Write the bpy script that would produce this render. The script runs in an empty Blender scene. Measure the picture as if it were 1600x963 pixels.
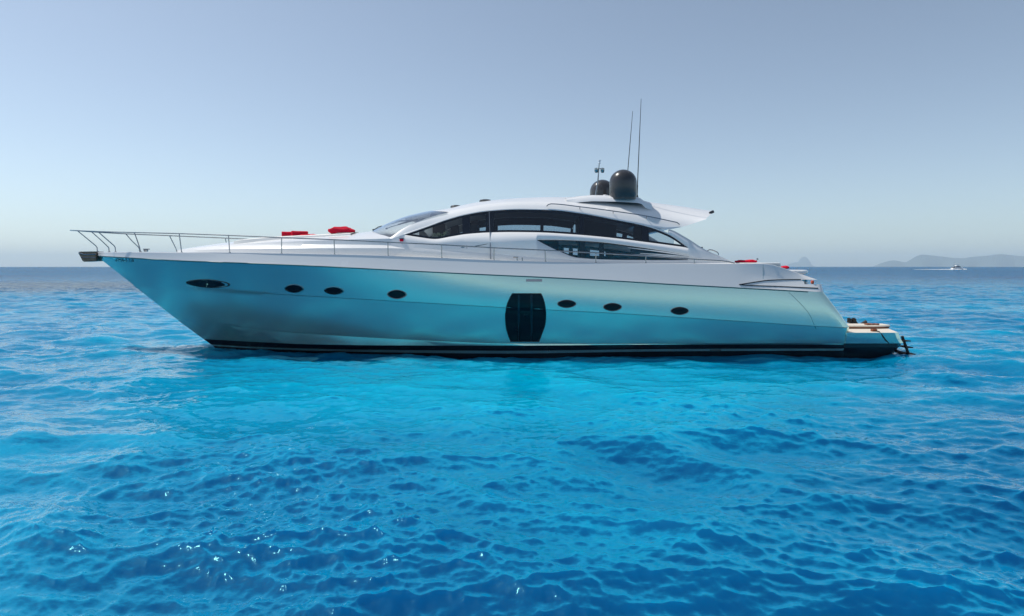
import bpy, bmesh, math, random
import numpy as np
from mathutils import Vector, Matrix

random.seed(7)
rng = np.random.default_rng(11)
SC = bpy.context.scene
COL = SC.collection
PI = math.pi

# ------------------------------------------------------------------ camera, sky, sun
EYE = 2.9            # camera height above the water
FPX = 1000.0         # focal length in photo pixels (photo 1600 wide)
HOR = 416.0          # horizon row in the photo
YC = 22.9            # distance of the yacht's centreline

cam = bpy.data.cameras.new('camera')
cam_o = bpy.data.objects.new('camera', cam)
COL.objects.link(cam_o)
cam_o.location = (0, 0, EYE)
cam_o.rotation_euler = (math.radians(90), 0, 0)
cam.sensor_width = 36.0
cam.lens = 36.0 * FPX / 1600.0
cam.shift_y = -(481.5 - HOR) / 1600.0
cam.clip_start = 0.1
cam.clip_end = 90000
SC.camera = cam_o

SUN = Vector((-0.50, 0.19, 0.84)).normalized()
elev = math.asin(SUN.z)
azim = math.atan2(SUN.x, SUN.y)

world = bpy.data.worlds.new('World')
SC.world = world
world.use_nodes = True
wt = world.node_tree
wt.nodes.clear()
sky = wt.nodes.new('ShaderNodeTexSky')
sky.sky_type = 'NISHITA'
sky.sun_disc = False
sky.sun_elevation = elev
sky.sun_rotation = azim
sky.altitude = 0
sky.air_density = 0.8
sky.dust_density = 0.7
sky.ozone_density = 2.6
bg = wt.nodes.new('ShaderNodeBackground')
bg.inputs['Strength'].default_value = 0.122
wo = wt.nodes.new('ShaderNodeOutputWorld')
tint = wt.nodes.new('ShaderNodeMix'); tint.data_type = 'RGBA'; tint.blend_type = 'MULTIPLY'
tint.inputs['Factor'].default_value = 1.0
tint.inputs['B'].default_value = (1.0, 1.01, 0.93, 1)
wt.links.new(sky.outputs[0], tint.inputs['A'])
hsv = wt.nodes.new('ShaderNodeHueSaturation'); hsv.inputs['Saturation'].default_value = 0.78
wt.links.new(tint.outputs['Result'], hsv.inputs['Color'])
wt.links.new(hsv.outputs[0], bg.inputs['Color'])
wt.links.new(bg.outputs[0], wo.inputs['Surface'])

sun = bpy.data.lights.new('sun', 'SUN')
sun.energy = 3.3
sun.angle = math.radians(0.53)
sun.color = (1.0, 0.955, 0.88)
sun_o = bpy.data.objects.new('sun', sun)
COL.objects.link(sun_o)
sun_o.rotation_euler = SUN.to_track_quat('Z', 'Y').to_euler()
sun_o.location = (-20, 20, 40)

SC.view_settings.view_transform = 'Standard'
SC.view_settings.look = 'None'
SC.view_settings.gamma = 1.0
SC.view_settings.exposure = 0.27
SC.view_settings.use_curve_mapping = False
SC.render.engine = 'CYCLES'
SC.cycles.max_bounces = 10
SC.cycles.transparent_max_bounces = 16
SC.cycles.volume_bounces = 1
SC.cycles.sample_clamp_indirect = 6
SC.cycles.sample_clamp_direct = 1.3
SC.cycles.caustics_reflective = False
SC.cycles.caustics_refractive = False
SC.cycles.use_denoising = True

# ------------------------------------------------------------------ helpers
def link(o, parent=None):
    COL.objects.link(o)
    if parent:
        o.parent = parent
    return o

def tag(o, label=None, cat=None, group=None, kind=None):
    if label: o['label'] = label
    if cat: o['category'] = cat
    if group: o['group'] = group
    if kind: o['kind'] = kind
    return o

def empty(name, loc, rz=0.0):
    o = bpy.data.objects.new(name, None)
    o.empty_display_size = 0.3
    link(o)
    o.location = loc
    o.rotation_euler = (0, 0, rz)
    return o

def build(name, bm, mats, parent=None, smooth=40, recalc=True):
    if recalc:
        bmesh.ops.recalc_face_normals(bm, faces=bm.faces[:])
    me = bpy.data.meshes.new(name)
    bm.to_mesh(me)
    bm.free()
    if not isinstance(mats, (list, tuple)):
        mats = [mats]
    for m in mats:
        me.materials.append(m)
    if smooth:
        me.shade_smooth()
        me.set_sharp_from_angle(angle=math.radians(smooth))
    o = bpy.data.objects.new(name, me)
    return link(o, parent)

def pch(pts):
    """monotone cubic through (x, y) points"""
    pts = sorted(pts)
    x = np.array([p[0] for p in pts], float)
    y = np.array([p[1] for p in pts], float)
    h = np.diff(x); d = np.diff(y) / h
    m = np.zeros(len(x))
    m[0] = d[0]; m[-1] = d[-1]
    for i in range(1, len(x) - 1):
        if d[i-1] * d[i] > 0:
            w1 = 2*h[i] + h[i-1]; w2 = h[i] + 2*h[i-1]
            m[i] = (w1 + w2) / (w1/d[i-1] + w2/d[i])
    def f(v):
        if v <= x[0]: return float(y[0])
        if v >= x[-1]: return float(y[-1])
        i = int(np.searchsorted(x, v) - 1)
        t = (v - x[i]) / h[i]
        t2, t3 = t*t, t*t*t
        return float((2*t3-3*t2+1)*y[i] + (t3-2*t2+t)*h[i]*m[i] + (-2*t3+3*t2)*y[i+1] + (t3-t2)*h[i]*m[i+1])
    return f

def W(px, py, Y):
    """a survey point of the photograph at distance Y, in world space"""
    return Vector(((px - 800.0) * Y / FPX, Y, EYE + (HOR - py) * Y / FPX))

def L(px, py, b):
    """the same in the yacht's own space, b = half breadth towards the camera"""
    Y = YC - b
    return Vector(((px - 800.0) * Y / FPX, -b, EYE + (HOR - py) * Y / FPX))

def add_grid(bm, rows, mat=None, skip=None, flip=False):
    """rows[i][j] -> quads"""
    vs = [[bm.verts.new(p) for p in r] for r in rows]
    for i in range(len(rows) - 1):
        for j in range(len(rows[0]) - 1):
            if skip and skip(i, j):
                continue
            q = [vs[i][j], vs[i][j+1], vs[i+1][j+1], vs[i+1][j]]
            if flip: q.reverse()
            try:
                f = bm.faces.new(q)
            except ValueError:
                continue
            if mat: f.material_index = mat(i, j)
    return vs

def mir(rows):
    return [[Vector((p.x, -p.y, p.z)) for p in r] for r in rows]

def add_tube(bm, pts, r, n=8, caps=True):
    pts = [Vector(p) for p in pts]
    rad = r if isinstance(r, (list, tuple)) else [r] * len(pts)
    rings = []
    t0 = (pts[1] - pts[0]).normalized()
    a = Vector((0, 0, 1)) if abs(t0.z) < 0.9 else Vector((1, 0, 0))
    u = t0.cross(a).normalized()
    for i, p in enumerate(pts):
        if i == 0: t = pts[1] - pts[0]
        elif i == len(pts) - 1: t = pts[-1] - pts[-2]
        else: t = (pts[i+1] - p).normalized() + (p - pts[i-1]).normalized()
        t.normalize()
        u = (u - t * u.dot(t)).normalized()
        v = t.cross(u)
        rings.append([bm.verts.new(p + (u * math.cos(2*PI*k/n) + v * math.sin(2*PI*k/n)) * rad[i]) for k in range(n)])
    for i in range(len(rings) - 1):
        for k in range(n):
            bm.faces.new((rings[i][k], rings[i][(k+1) % n], rings[i+1][(k+1) % n], rings[i+1][k]))
    if caps:
        bm.faces.new(rings[0][::-1]); bm.faces.new(rings[-1])

def add_box(bm, c, s, bevel=0.0, rot=None, seg=2):
    r = bmesh.ops.create_cube(bm, size=1.0)
    vs = r['verts']
    for v in vs:
        v.co = Vector((v.co.x * s[0], v.co.y * s[1], v.co.z * s[2]))
    if bevel:
        es = list({e for v in vs for e in v.link_edges})
        rb = bmesh.ops.bevel(bm, geom=vs + es, offset=bevel, segments=seg, affect='EDGES', profile=0.5)
        vs = list({v for f in rb['faces'] for v in f.verts} | {v for v in vs if v.is_valid})
    M = Matrix.Translation(Vector(c))
    if rot is not None:
        M = M @ rot.to_4x4()
    for v in vs:
        v.co = M @ v.co

def add_lathe(bm, prof, c, n=32, axis=None):
    c = Vector(c)
    rings = []
    for r, z in prof:
        if r < 1e-5:
            rings.append([bm.verts.new(c + Vector((0, 0, z)))])
        else:
            rings.append([bm.verts.new(c + Vector((r*math.cos(2*PI*k/n), r*math.sin(2*PI*k/n), z))) for k in range(n)])
    for a, b in zip(rings[:-1], rings[1:]):
        for k in range(n):
            k2 = (k+1) % n
            if len(a) == 1 and len(b) == 1: continue
            if len(a) == 1: bm.faces.new((a[0], b[k2], b[k]))
            elif len(b) == 1: bm.faces.new((a[k], a[k2], b[0]))
            else: bm.faces.new((a[k], a[k2], b[k2], b[k]))

# ------------------------------------------------------------------ materials
def principled(name, col, rough=0.4, metal=0.0, spec=0.5, coat=0.0, coat_rough=0.03, ior=1.5):
    m = bpy.data.materials.new(name)
    m.use_nodes = True
    p = m.node_tree.nodes['Principled BSDF']
    p.inputs['Base Color'].default_value = (*col, 1)
    p.inputs['Roughness'].default_value = rough
    p.inputs['Metallic'].default_value = metal
    p.inputs['Specular IOR Level'].default_value = spec
    p.inputs['Coat Weight'].default_value = coat
    p.inputs['Coat Roughness'].default_value = coat_rough
    p.inputs['IOR'].default_value = ior
    return m

def wear(m, amount=0.08, scale=3.0, bump=0.0, bscale=40.0, rough_var=0.06):
    """faint uneven colour, gloss and surface so that no face is perfectly even"""
    nt = m.node_tree
    p = nt.nodes['Principled BSDF']
    tc = nt.nodes.new('ShaderNodeTexCoord')
    n = nt.nodes.new('ShaderNodeTexNoise')
    n.inputs['Scale'].default_value = scale; n.inputs['Detail'].default_value = 6
    nt.links.new(tc.outputs['Object'], n.inputs['Vector'])
    base = p.inputs['Base Color'].default_value[:]
    mx = nt.nodes.new('ShaderNodeMix'); mx.data_type = 'RGBA'
    mx.inputs['A'].default_value = tuple(c * (1 - amount) for c in base[:3]) + (1,)
    mx.inputs['B'].default_value = tuple(min(1, c * (1 + amount)) for c in base[:3]) + (1,)
    nt.links.new(n.outputs['Fac'], mx.inputs['Factor'])
    nt.links.new(mx.outputs['Result'], p.inputs['Base Color'])
    mr = nt.nodes.new('ShaderNodeMapRange')
    r = p.inputs['Roughness'].default_value
    mr.inputs['To Min'].default_value = max(0.01, r - rough_var)
    mr.inputs['To Max'].default_value = r + rough_var
    nt.links.new(n.outputs['Fac'], mr.inputs['Value'])
    nt.links.new(mr.outputs[0], p.inputs['Roughness'])
    if bump:
        n2 = nt.nodes.new('ShaderNodeTexNoise')
        n2.inputs['Scale'].default_value = bscale; n2.inputs['Detail'].default_value = 4
        nt.links.new(tc.outputs['Object'], n2.inputs['Vector'])
        b = nt.nodes.new('ShaderNodeBump')
        b.inputs['Strength'].default_value = bump
        b.inputs['Distance'].default_value = 0.02
        nt.links.new(n2.outputs['Fac'], b.inputs['Height'])
        nt.links.new(b.outputs[0], p.inputs['Normal'])
    return m

M = {}
M['hull'] = wear(principled('silver_hull_paint', (0.64, 0.84, 0.71), 0.24, 0.85, coat=0.4), 0.03, 0.6, rough_var=0.03)
M['boot'] = wear(principled('black_bottom_paint', (0.006, 0.010, 0.014), 0.25, 0, coat=0.3), 0.2, 2)
M['white'] = wear(principled('white_gelcoat', (0.80, 0.80, 0.80), 0.22, 0, coat=0.4), 0.02, 0.8)
M['grey'] = wear(principled('pale_grey_gelcoat', (0.74, 0.73, 0.72), 0.25, 0.0, coat=0.4), 0.03, 0.8)
M['black'] = wear(principled('black_gloss', (0.008, 0.010, 0.014), 0.12, 0, coat=0.3), 0.2, 3)
M['rubber'] = wear(principled('black_rubber', (0.015, 0.016, 0.018), 0.6), 0.2, 8)
M['steel'] = wear(principled('polished_steel', (0.36, 0.36, 0.36), 0.14, 1.0), 0.1, 20)
M['steel_brown'] = wear(principled('anchor_steel', (0.16, 0.12, 0.09), 0.32, 0.8), 0.5, 9)  # brown reflection on the stainless roller put into the base colour
M['rub'] = principled('dark_rub_strip', (0.02, 0.13, 0.14), 0.35)
M['red'] = wear(principled('red_cloth', (0.62, 0.006, 0.035), 0.85, spec=0.2), 0.25, 18, bump=0.7, bscale=60)
M['greycloth'] = wear(principled('grey_cloth', (0.36, 0.36, 0.38), 0.9, spec=0.2), 0.2, 15, bump=0.5, bscale=60)
M['pad'] = wear(principled('sunpad_vinyl', (0.78, 0.77, 0.74), 0.55), 0.04, 6)
M['dome'] = wear(principled('dark_dome_plastic', (0.035, 0.034, 0.036), 0.22, 0, coat=0.3), 0.15, 3)
M['teak'] = wear(principled('pale_teak', (0.62, 0.52, 0.42), 0.6), 0.12, 14)
M['cream'] = wear(principled('cream_board', (0.72, 0.64, 0.54), 0.5), 0.08, 8)
M['brown'] = wear(principled('brown_leather', (0.20, 0.06, 0.02), 0.6), 0.4, 20)
M['liner'] = wear(principled('cabin_liner', (0.10, 0.085, 0.075), 0.7), 0.15, 5)
M['ceiling'] = wear(principled('cabin_ceiling', (0.22, 0.23, 0.25), 0.6), 0.12, 4)
M['curtain'] = wear(principled('brown_curtain', (0.10, 0.07, 0.055), 0.85), 0.3, 30)
M['sofa'] = wear(principled('dark_upholstery', (0.06, 0.055, 0.05), 0.7), 0.2, 8)
M['navy'] = wear(principled('dark_window_frame', (0.006, 0.011, 0.020), 0.18, 0, coat=0.3), 0.2, 5)
M['orange'] = principled('orange_plastic', (0.75, 0.12, 0.05), 0.4)
M['lamp'] = principled('lamp_lens', (0.75, 0.76, 0.78), 0.15)
M['leaf'] = wear(principled('green_leaf', (0.07, 0.13, 0.03), 0.6), 0.4, 30)
M['petal'] = wear(principled('cream_petal', (0.75, 0.72, 0.50), 0.6), 0.2, 30)
M['letter'] = principled('dark_lettering', (0.005, 0.02, 0.04), 0.4)

def glass(name, tint, refl=1.0):
    m = bpy.data.materials.new(name); m.use_nodes = True
    nt = m.node_tree; nt.nodes.clear()
    out = nt.nodes.new('ShaderNodeOutputMaterial')
    mix = nt.nodes.new('ShaderNodeMixShader')
    tr = nt.nodes.new('ShaderNodeBsdfTransparent'); tr.inputs['Color'].default_value = (*tint, 1)
    gl = nt.nodes.new('ShaderNodeBsdfGlossy'); gl.inputs['Roughness'].default_value = 0.02
    gl.inputs['Color'].default_value = (0.9, 0.95, 1, 1)
    fr = nt.nodes.new('ShaderNodeFresnel'); fr.inputs['IOR'].default_value = 1.5
    mul = nt.nodes.new('ShaderNodeMath'); mul.operation = 'MULTIPLY'; mul.inputs[1].default_value = refl
    nt.links.new(fr.outputs[0], mul.inputs[0])
    nt.links.new(mul.outputs[0], mix.inputs[0])
    nt.links.new(tr.outputs[0], mix.inputs[1]); nt.links.new(gl.outputs[0], mix.inputs[2])
    nt.links.new(mix.outputs[0], out.inputs['Surface'])
    return m
M['glass'] = glass('tinted_cabin_glass', (0.56, 0.66, 0.74), 1.7)
M['shield'] = glass('windshield_glass', (0.80, 0.86, 0.88), 2.2)
M['porthole'] = wear(principled('dark_porthole_glass', (0.006, 0.008, 0.010), 0.05, 0, spec=0.28), 0.1, 3)

# ------------------------------------------------------------------ sea
def fft_tile(N, Lm, lo, hi, peak, wind, spread, rms, chop, seed):
    r = np.random.default_rng(seed)
    k1 = 2*np.pi*np.fft.fftfreq(N, Lm/N)
    kx, ky = np.meshgrid(k1, k1, indexing='ij')
    k = np.hypot(kx, ky); k[0, 0] = 1e-6
    kp = 2*np.pi/peak
    S = np.exp(-1.25*(kp/k)**2) * k**-4.0
    S *= np.exp(-(k*lo/(2*np.pi))**4) * (1-np.exp(-(k*hi/(2*np.pi))**4))
    ang = np.arctan2(ky, kx) - wind
    D = np.cos(ang/2)**2
    S = S * (0.06 + np.abs(D)**spread)
    S[0, 0] = 0
    A = np.sqrt(S) * (r.normal(size=(N, N)) + 1j*r.normal(size=(N, N)))
    h = np.fft.ifft2(A).real
    s = rms/h.std()
    A = A*s
    h = h*s
    dx = np.fft.ifft2(1j*kx/k*A).real*chop
    dy = np.fft.ifft2(1j*ky/k*A).real*chop
    return np.stack([h, dx, dy], -1), Lm

def sample(tile, x, y):
    T, Lm = tile
    N = T.shape[0]
    u = (x/Lm*N) % N; v = (y/Lm*N) % N
    i = np.floor(u).astype(int); j = np.floor(v).astype(int)
    fu = (u-i)[:, None]; fv = (v-j)[:, None]
    i %= N; j %= N
    i2 = (i+1) % N; j2 = (j+1) % N
    return (T[i, j]*(1-fu)*(1-fv) + T[i2, j]*fu*(1-fv) + T[i, j2]*(1-fu)*fv + T[i2, j2]*fu*fv)

WIND = math.radians(252)
t_big = fft_tile(512, 61.0, 1.1, 14, 4.2, WIND, 4, 0.050, 1.1, 3)
t_mid = fft_tile(512, 17.3, 0.08, 2.4, 0.85, WIND+0.85, 6, 0.0130, 1.2, 5)
t_fine = fft_tile(512, 5.1, 0.04, 0.6, 0.30, WIND-1.25, 3, 0.0044, 1.0, 8)
RE = 6371000.0

def make_sea():
    fr = np.radians(np.arange(-62, 62.001, 0.13))
    back = np.radians(np.arange(63.5, 297, 1.5))
    th = np.concatenate([fr, back])
    nth = len(th)
    r = [0.6]
    while r[-1] < 18600:
        x = r[-1]
        r.append(x * (1.0055 if x < 110 else 1.03) + (0.0 if x > 3 else 0.02))
    r = np.array(r); nr = len(r)
    R, TH = np.meshgrid(r, th, indexing='ij')
    x = (R*np.sin(TH)).ravel(); y = (R*np.cos(TH)).ravel(); rr = R.ravel()
    front = (np.abs((TH.ravel()+np.pi) % (2*np.pi)-np.pi) < math.radians(62.5))
    step = np.where(front, rr*0.0055, rr*0.03)
    w1 = np.clip(1.6 - step/0.9, 0, 1)
    w2 = np.clip(1.6 - step/0.22, 0, 1)
    w3 = np.clip(1.7 - step/0.075, 0, 1)
    d = sample(t_big, x, y)*w1[:, None]
    c, s = math.cos(0.6), math.sin(0.6)
    g = (np.sin(x*0.71+0.3*y+1.0)+np.sin(0.43*x-0.62*y+2.2)+np.sin(0.23*x+1.05*y+0.4)+np.sin(1.1*x+0.9*y+4.0)+np.sin(0.31*y-0.17*x))/5
    gust = np.clip(0.98+0.85*g, 0.5, 1.6)      # cat's paws: rough and smooth patches
    q = sample(t_mid, x*c-y*s, x*s+y*c)
    q = np.stack([q[:, 0], q[:, 1]*c+q[:, 2]*s, -q[:, 1]*s+q[:, 2]*c], -1)
    d = d + q*(w2*gust)[:, None]
    q = sample(t_fine, x*s+y*c, -x*c+y*s)
    q = np.stack([q[:, 0], q[:, 1]*s-q[:, 2]*c, q[:, 1]*c+q[:, 2]*s], -1)
    d = d + q*(w3*(0.4+0.7*gust))[:, None]
    # calmer in the lee of the hull
    lee = np.exp(-((np.clip(np.abs(x)-7, 0, None)/4.0)**2)) * np.exp(-((y-16.8)/3.4)**2)
    d = d*(1-0.45*lee)[:, None]
    z = d[:, 0] - rr**2/(2*RE)
    co = np.stack([x+d[:, 1], y+d[:, 2], z], -1)
    co = np.vstack([co, [[0, 0, 0]]]).astype(np.float32)
    idx = np.arange(nr*nth).reshape(nr, nth)
    a = idx[:-1, :]; b = idx[1:, :]
    a2 = np.roll(a, -1, 1); b2 = np.roll(b, -1, 1)
    quads = np.stack([a, a2, b2, b], -1).reshape(-1, 4)
    cen = len(co)-1
    tris = np.stack([np.full(nth, cen), np.roll(idx[0], -1), idx[0]], -1)
    me = bpy.data.meshes.new('sea')
    me.vertices.add(len(co)); me.vertices.foreach_set('co', co.ravel())
    loops = np.concatenate([quads.ravel(), tris.ravel()]).astype(np.int32)
    me.loops.add(len(loops)); me.loops.foreach_set('vertex_index', loops)
    starts = np.concatenate([np.arange(len(quads))*4, len(quads)*4 + np.arange(len(tris))*3]).astype(np.int32)
    me.polygons.add(len(starts)); me.polygons.foreach_set('loop_start', starts)
    me.polygons.foreach_set('use_smooth', np.ones(len(starts), bool))
    me.update(calc_edges=True); me.validate()
    # how much wave slope the mesh itself leaves out (fine near, coarse far)
    at = me.attributes.new('missing_slope', 'FLOAT', 'POINT')
    miss = 0.012 + 0.065*(1-w3) + 0.07*(1-w2) + 0.05*(1-w1)
    at.data.foreach_set('value', np.append(miss, 0.02).astype(np.float32))
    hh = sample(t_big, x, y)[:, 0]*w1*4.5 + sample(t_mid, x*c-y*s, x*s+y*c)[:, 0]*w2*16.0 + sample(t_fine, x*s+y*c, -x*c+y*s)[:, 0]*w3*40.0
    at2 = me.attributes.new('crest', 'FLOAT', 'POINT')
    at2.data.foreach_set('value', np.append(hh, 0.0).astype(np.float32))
    o = bpy.data.objects.new('sea', me)
    link(o); tag(o, kind='structure')
    return o

def sea_material():
    m = bpy.data.materials.new('sea_water'); m.use_nodes = True
    nt = m.node_tree; N = nt.nodes; LK = nt.links
    p = N['Principled BSDF']
    geo = N.new('ShaderNodeNewGeometry')
    def noise(scale, detail, rough=0.5, vec=None, stretch=None):
        n = N.new('ShaderNodeTexNoise')
        n.inputs['Scale'].default_value = scale; n.inputs['Detail'].default_value = detail
        n.inputs['Roughness'].default_value = rough
        v = geo.outputs['Position']
        if stretch:
            mp = N.new('ShaderNodeMapping'); mp.inputs['Scale'].default_value = stretch
            LK.new(v, mp.inputs['Vector']); v = mp.outputs[0]
        LK.new(v, n.inputs['Vector'])
        return n
    def mixc(fac, a, b):
        x = N.new('ShaderNodeMix'); x.data_type = 'RGBA'
        for s, val in (('A', a), ('B', b)):
            if isinstance(val, tuple): x.inputs[s].default_value = (*val, 1)
            else: LK.new(val, x.inputs[s])
        LK.new(fac, x.inputs['Factor'])
        return x.outputs['Result']
    def rng_(v, a, b, c=0.0, d=1.0, smooth=True):
        x = N.new('ShaderNodeMapRange')
        if smooth: x.interpolation_type = 'SMOOTHSTEP'
        x.inputs['From Min'].default_value = a; x.inputs['From Max'].default_value = b
        x.inputs['To Min'].default_value = c; x.inputs['To Max'].default_value = d
        LK.new(v, x.inputs['Value'])
        return x.outputs[0]
    def blob(cx, cy, rx, ry, soft=1.0):
        mp = N.new('ShaderNodeMapping'); mp.vector_type = 'POINT'
        mp.inputs['Location'].default_value = (-cx/rx, -cy/ry, 0)
        mp.inputs['Scale'].default_value = (1/rx, 1/ry, 0)
        LK.new(geo.outputs['Position'], mp.inputs['Vector'])
        ln = N.new('ShaderNodeVectorMath'); ln.operation = 'LENGTH'
        LK.new(mp.outputs[0], ln.inputs[0])
        return rng_(ln.outputs['Value'], 1.0, 0.25)
    def mul(a, b):
        x = N.new('ShaderNodeMath'); x.operation = 'MULTIPLY'
        for i, v in enumerate((a, b)):
            if isinstance(v, (int, float)): x.inputs[i].default_value = v
            else: LK.new(v, x.inputs[i])
        return x.outputs[0]
    # sand and weed on the sea floor show through as light and dark water
    patch = noise(0.10, 4, 0.55)
    col = mixc(rng_(patch.outputs['Fac'], 0.38, 0.62), (0.0, 0.16, 0.34), (0.0, 0.245, 0.45))
    small = noise(0.55, 3, 0.5)
    col = mixc(mul(rng_(small.outputs['Fac'], 0.35, 0.7), 0.35), col, (0.0, 0.105, 0.255))
    col = mixc(mul(blob(0.0, 15.5, 13, 6.5), 0.8), col, (0.0, 0.335, 0.56))  # sandy shallows, brightened in colour so the hull mirrors lighter water
    col = mixc(mul(blob(9.0, 8.0, 8, 7), 0.75), col, (0.0, 0.085, 0.23))
    col = mixc(mul(blob(0.0, 5.0, 5.0, 4.0), 0.12), col, (0.0, 0.105, 0.255))
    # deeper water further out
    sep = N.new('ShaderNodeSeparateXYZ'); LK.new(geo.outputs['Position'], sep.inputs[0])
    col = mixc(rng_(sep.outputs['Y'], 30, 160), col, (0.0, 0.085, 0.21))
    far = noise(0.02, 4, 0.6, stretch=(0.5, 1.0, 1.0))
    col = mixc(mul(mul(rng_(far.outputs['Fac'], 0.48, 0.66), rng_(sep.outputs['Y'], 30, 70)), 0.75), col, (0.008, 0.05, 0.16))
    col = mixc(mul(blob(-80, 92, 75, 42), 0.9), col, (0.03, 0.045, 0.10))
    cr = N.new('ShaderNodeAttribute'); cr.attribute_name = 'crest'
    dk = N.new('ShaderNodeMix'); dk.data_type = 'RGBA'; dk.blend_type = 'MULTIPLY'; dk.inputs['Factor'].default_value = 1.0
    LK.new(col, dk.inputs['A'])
    shade = mixc(rng_(cr.outputs['Fac'], -0.7, 1.1), (0.7, 0.80, 0.86), (1.0, 1.14, 1.08))  # light through thin crests put into the colour: bright crests, darkened troughs
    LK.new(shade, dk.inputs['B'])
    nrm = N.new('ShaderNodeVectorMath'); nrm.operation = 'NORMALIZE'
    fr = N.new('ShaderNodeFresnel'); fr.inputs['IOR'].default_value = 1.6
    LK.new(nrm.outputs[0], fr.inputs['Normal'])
    # dark wave faces and bright backs put into the water colour by viewing angle
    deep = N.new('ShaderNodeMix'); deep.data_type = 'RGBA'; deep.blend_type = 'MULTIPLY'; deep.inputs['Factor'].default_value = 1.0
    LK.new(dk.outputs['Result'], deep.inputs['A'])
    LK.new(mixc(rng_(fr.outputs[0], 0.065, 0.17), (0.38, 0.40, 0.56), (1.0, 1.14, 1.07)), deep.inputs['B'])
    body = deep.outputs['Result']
    # ripples too fine for the mesh: tilt of the surface, in metres of the sea
    at = N.new('ShaderNodeAttribute'); at.attribute_name = 'missing_slope'
    def tilt(scale, detail, stretch):
        n = noise(scale, detail, 0.6, stretch=stretch)
        s = N.new('ShaderNodeVectorMath'); s.operation = 'SUBTRACT'
        s.inputs[1].default_value = (0.5, 0.5, 0.5)
        LK.new(n.outputs['Color'], s.inputs[0])
        return s.outputs[0]
    a = tilt(1.7, 6, (0.6, 1.4, 1.0))
    b = tilt(26.0, 3, (0.8, 1.2, 1.0))
    mixv = N.new('ShaderNodeVectorMath'); mixv.operation = 'ADD'
    sa = N.new('ShaderNodeVectorMath'); sa.operation = 'SCALE'
    LK.new(a, sa.inputs[0])
    k = N.new('ShaderNodeMath'); k.operation = 'MULTIPLY'; k.inputs[1].default_value = 6.0
    LK.new(at.outputs['Fac'], k.inputs[0]); LK.new(k.outputs[0], sa.inputs['Scale'])
    sb = N.new('ShaderNodeVectorMath'); sb.operation = 'SCALE'; sb.inputs['Scale'].default_value = 0.22
    LK.new(b, sb.inputs[0])
    cc = tilt(8.0, 4, (0.65, 1.4, 1.0))
    sc_ = N.new('ShaderNodeVectorMath'); sc_.operation = 'SCALE'; sc_.inputs['Scale'].default_value = 0.30
    LK.new(cc, sc_.inputs[0])
    sbc = N.new('ShaderNodeVectorMath'); sbc.operation = 'ADD'
    LK.new(sb.outputs[0], sbc.inputs[0]); LK.new(sc_.outputs[0], sbc.inputs[1])
    LK.new(sa.outputs[0], mixv.inputs[0]); LK.new(sbc.outputs[0], mixv.inputs[1])
    flat = N.new('ShaderNodeVectorMath'); flat.operation = 'MULTIPLY'; flat.inputs[1].default_value = (1, 1, 0)
    LK.new(mixv.outputs[0], flat.inputs[0])
    add = N.new('ShaderNodeVectorMath'); add.operation = 'ADD'
    LK.new(geo.outputs['Normal'], add.inputs[0]); LK.new(flat.outputs[0], add.inputs[1])
    nm = N.new('ShaderNodeVectorMath'); nm.operation = 'NORMALIZE'
    LK.new(add.outputs[0], nm.inputs[0])
    # light welling up from below hardly feels the tilt of the surface; the mirror on top does
    N.remove(p)
    LK.new(add.outputs[0], nrm.inputs[0])
    dif = N.new('ShaderNodeSubsurfaceScattering'); dif.falloff = 'BURLEY'
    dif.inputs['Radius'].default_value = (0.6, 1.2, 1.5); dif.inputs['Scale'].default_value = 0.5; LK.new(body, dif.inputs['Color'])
    up = N.new('ShaderNodeVectorMath'); up.operation = 'SCALE'; up.inputs['Scale'].default_value = 0.35
    LK.new(geo.outputs['Normal'], up.inputs[0])
    up2 = N.new('ShaderNodeVectorMath'); up2.operation = 'ADD'; up2.inputs[1].default_value = (0, 0, 0.65)
    LK.new(up.outputs[0], up2.inputs[0])
    up3 = N.new('ShaderNodeVectorMath'); up3.operation = 'NORMALIZE'; LK.new(up2.outputs[0], up3.inputs[0])
    LK.new(up3.outputs[0], dif.inputs['Normal'])
    gl = N.new('ShaderNodeBsdfGlossy'); gl.inputs['Roughness'].default_value = 0.06
    LK.new(nm.outputs[0], gl.inputs['Normal'])
    LK.new(mixc(rng_(fr.outputs[0], 0.10, 0.60), (0.30, 0.92, 1.0), (1.0, 1.0, 1.0)), gl.inputs['Color'])   # edge-tinted mirror
    ms = N.new('ShaderNodeMixShader')
    mk = N.new('ShaderNodeMath'); mk.operation = 'MULTIPLY_ADD'; mk.inputs[1].default_value = -3.1; mk.inputs[2].default_value = 1.0
    LK.new(at.outputs['Fac'], mk.inputs[0])       # steep little waves hide each other's backs
    LK.new(mul(fr.outputs[0], mk.outputs[0]), ms.inputs[0]); LK.new(dif.outputs[0], ms.inputs[1]); LK.new(gl.outputs[0], ms.inputs[2])
    LK.new(ms.outputs[0], N['Material Output'].inputs['Surface'])
    return m

sea = make_sea()
sea.data.materials.append(sea_material())

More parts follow.
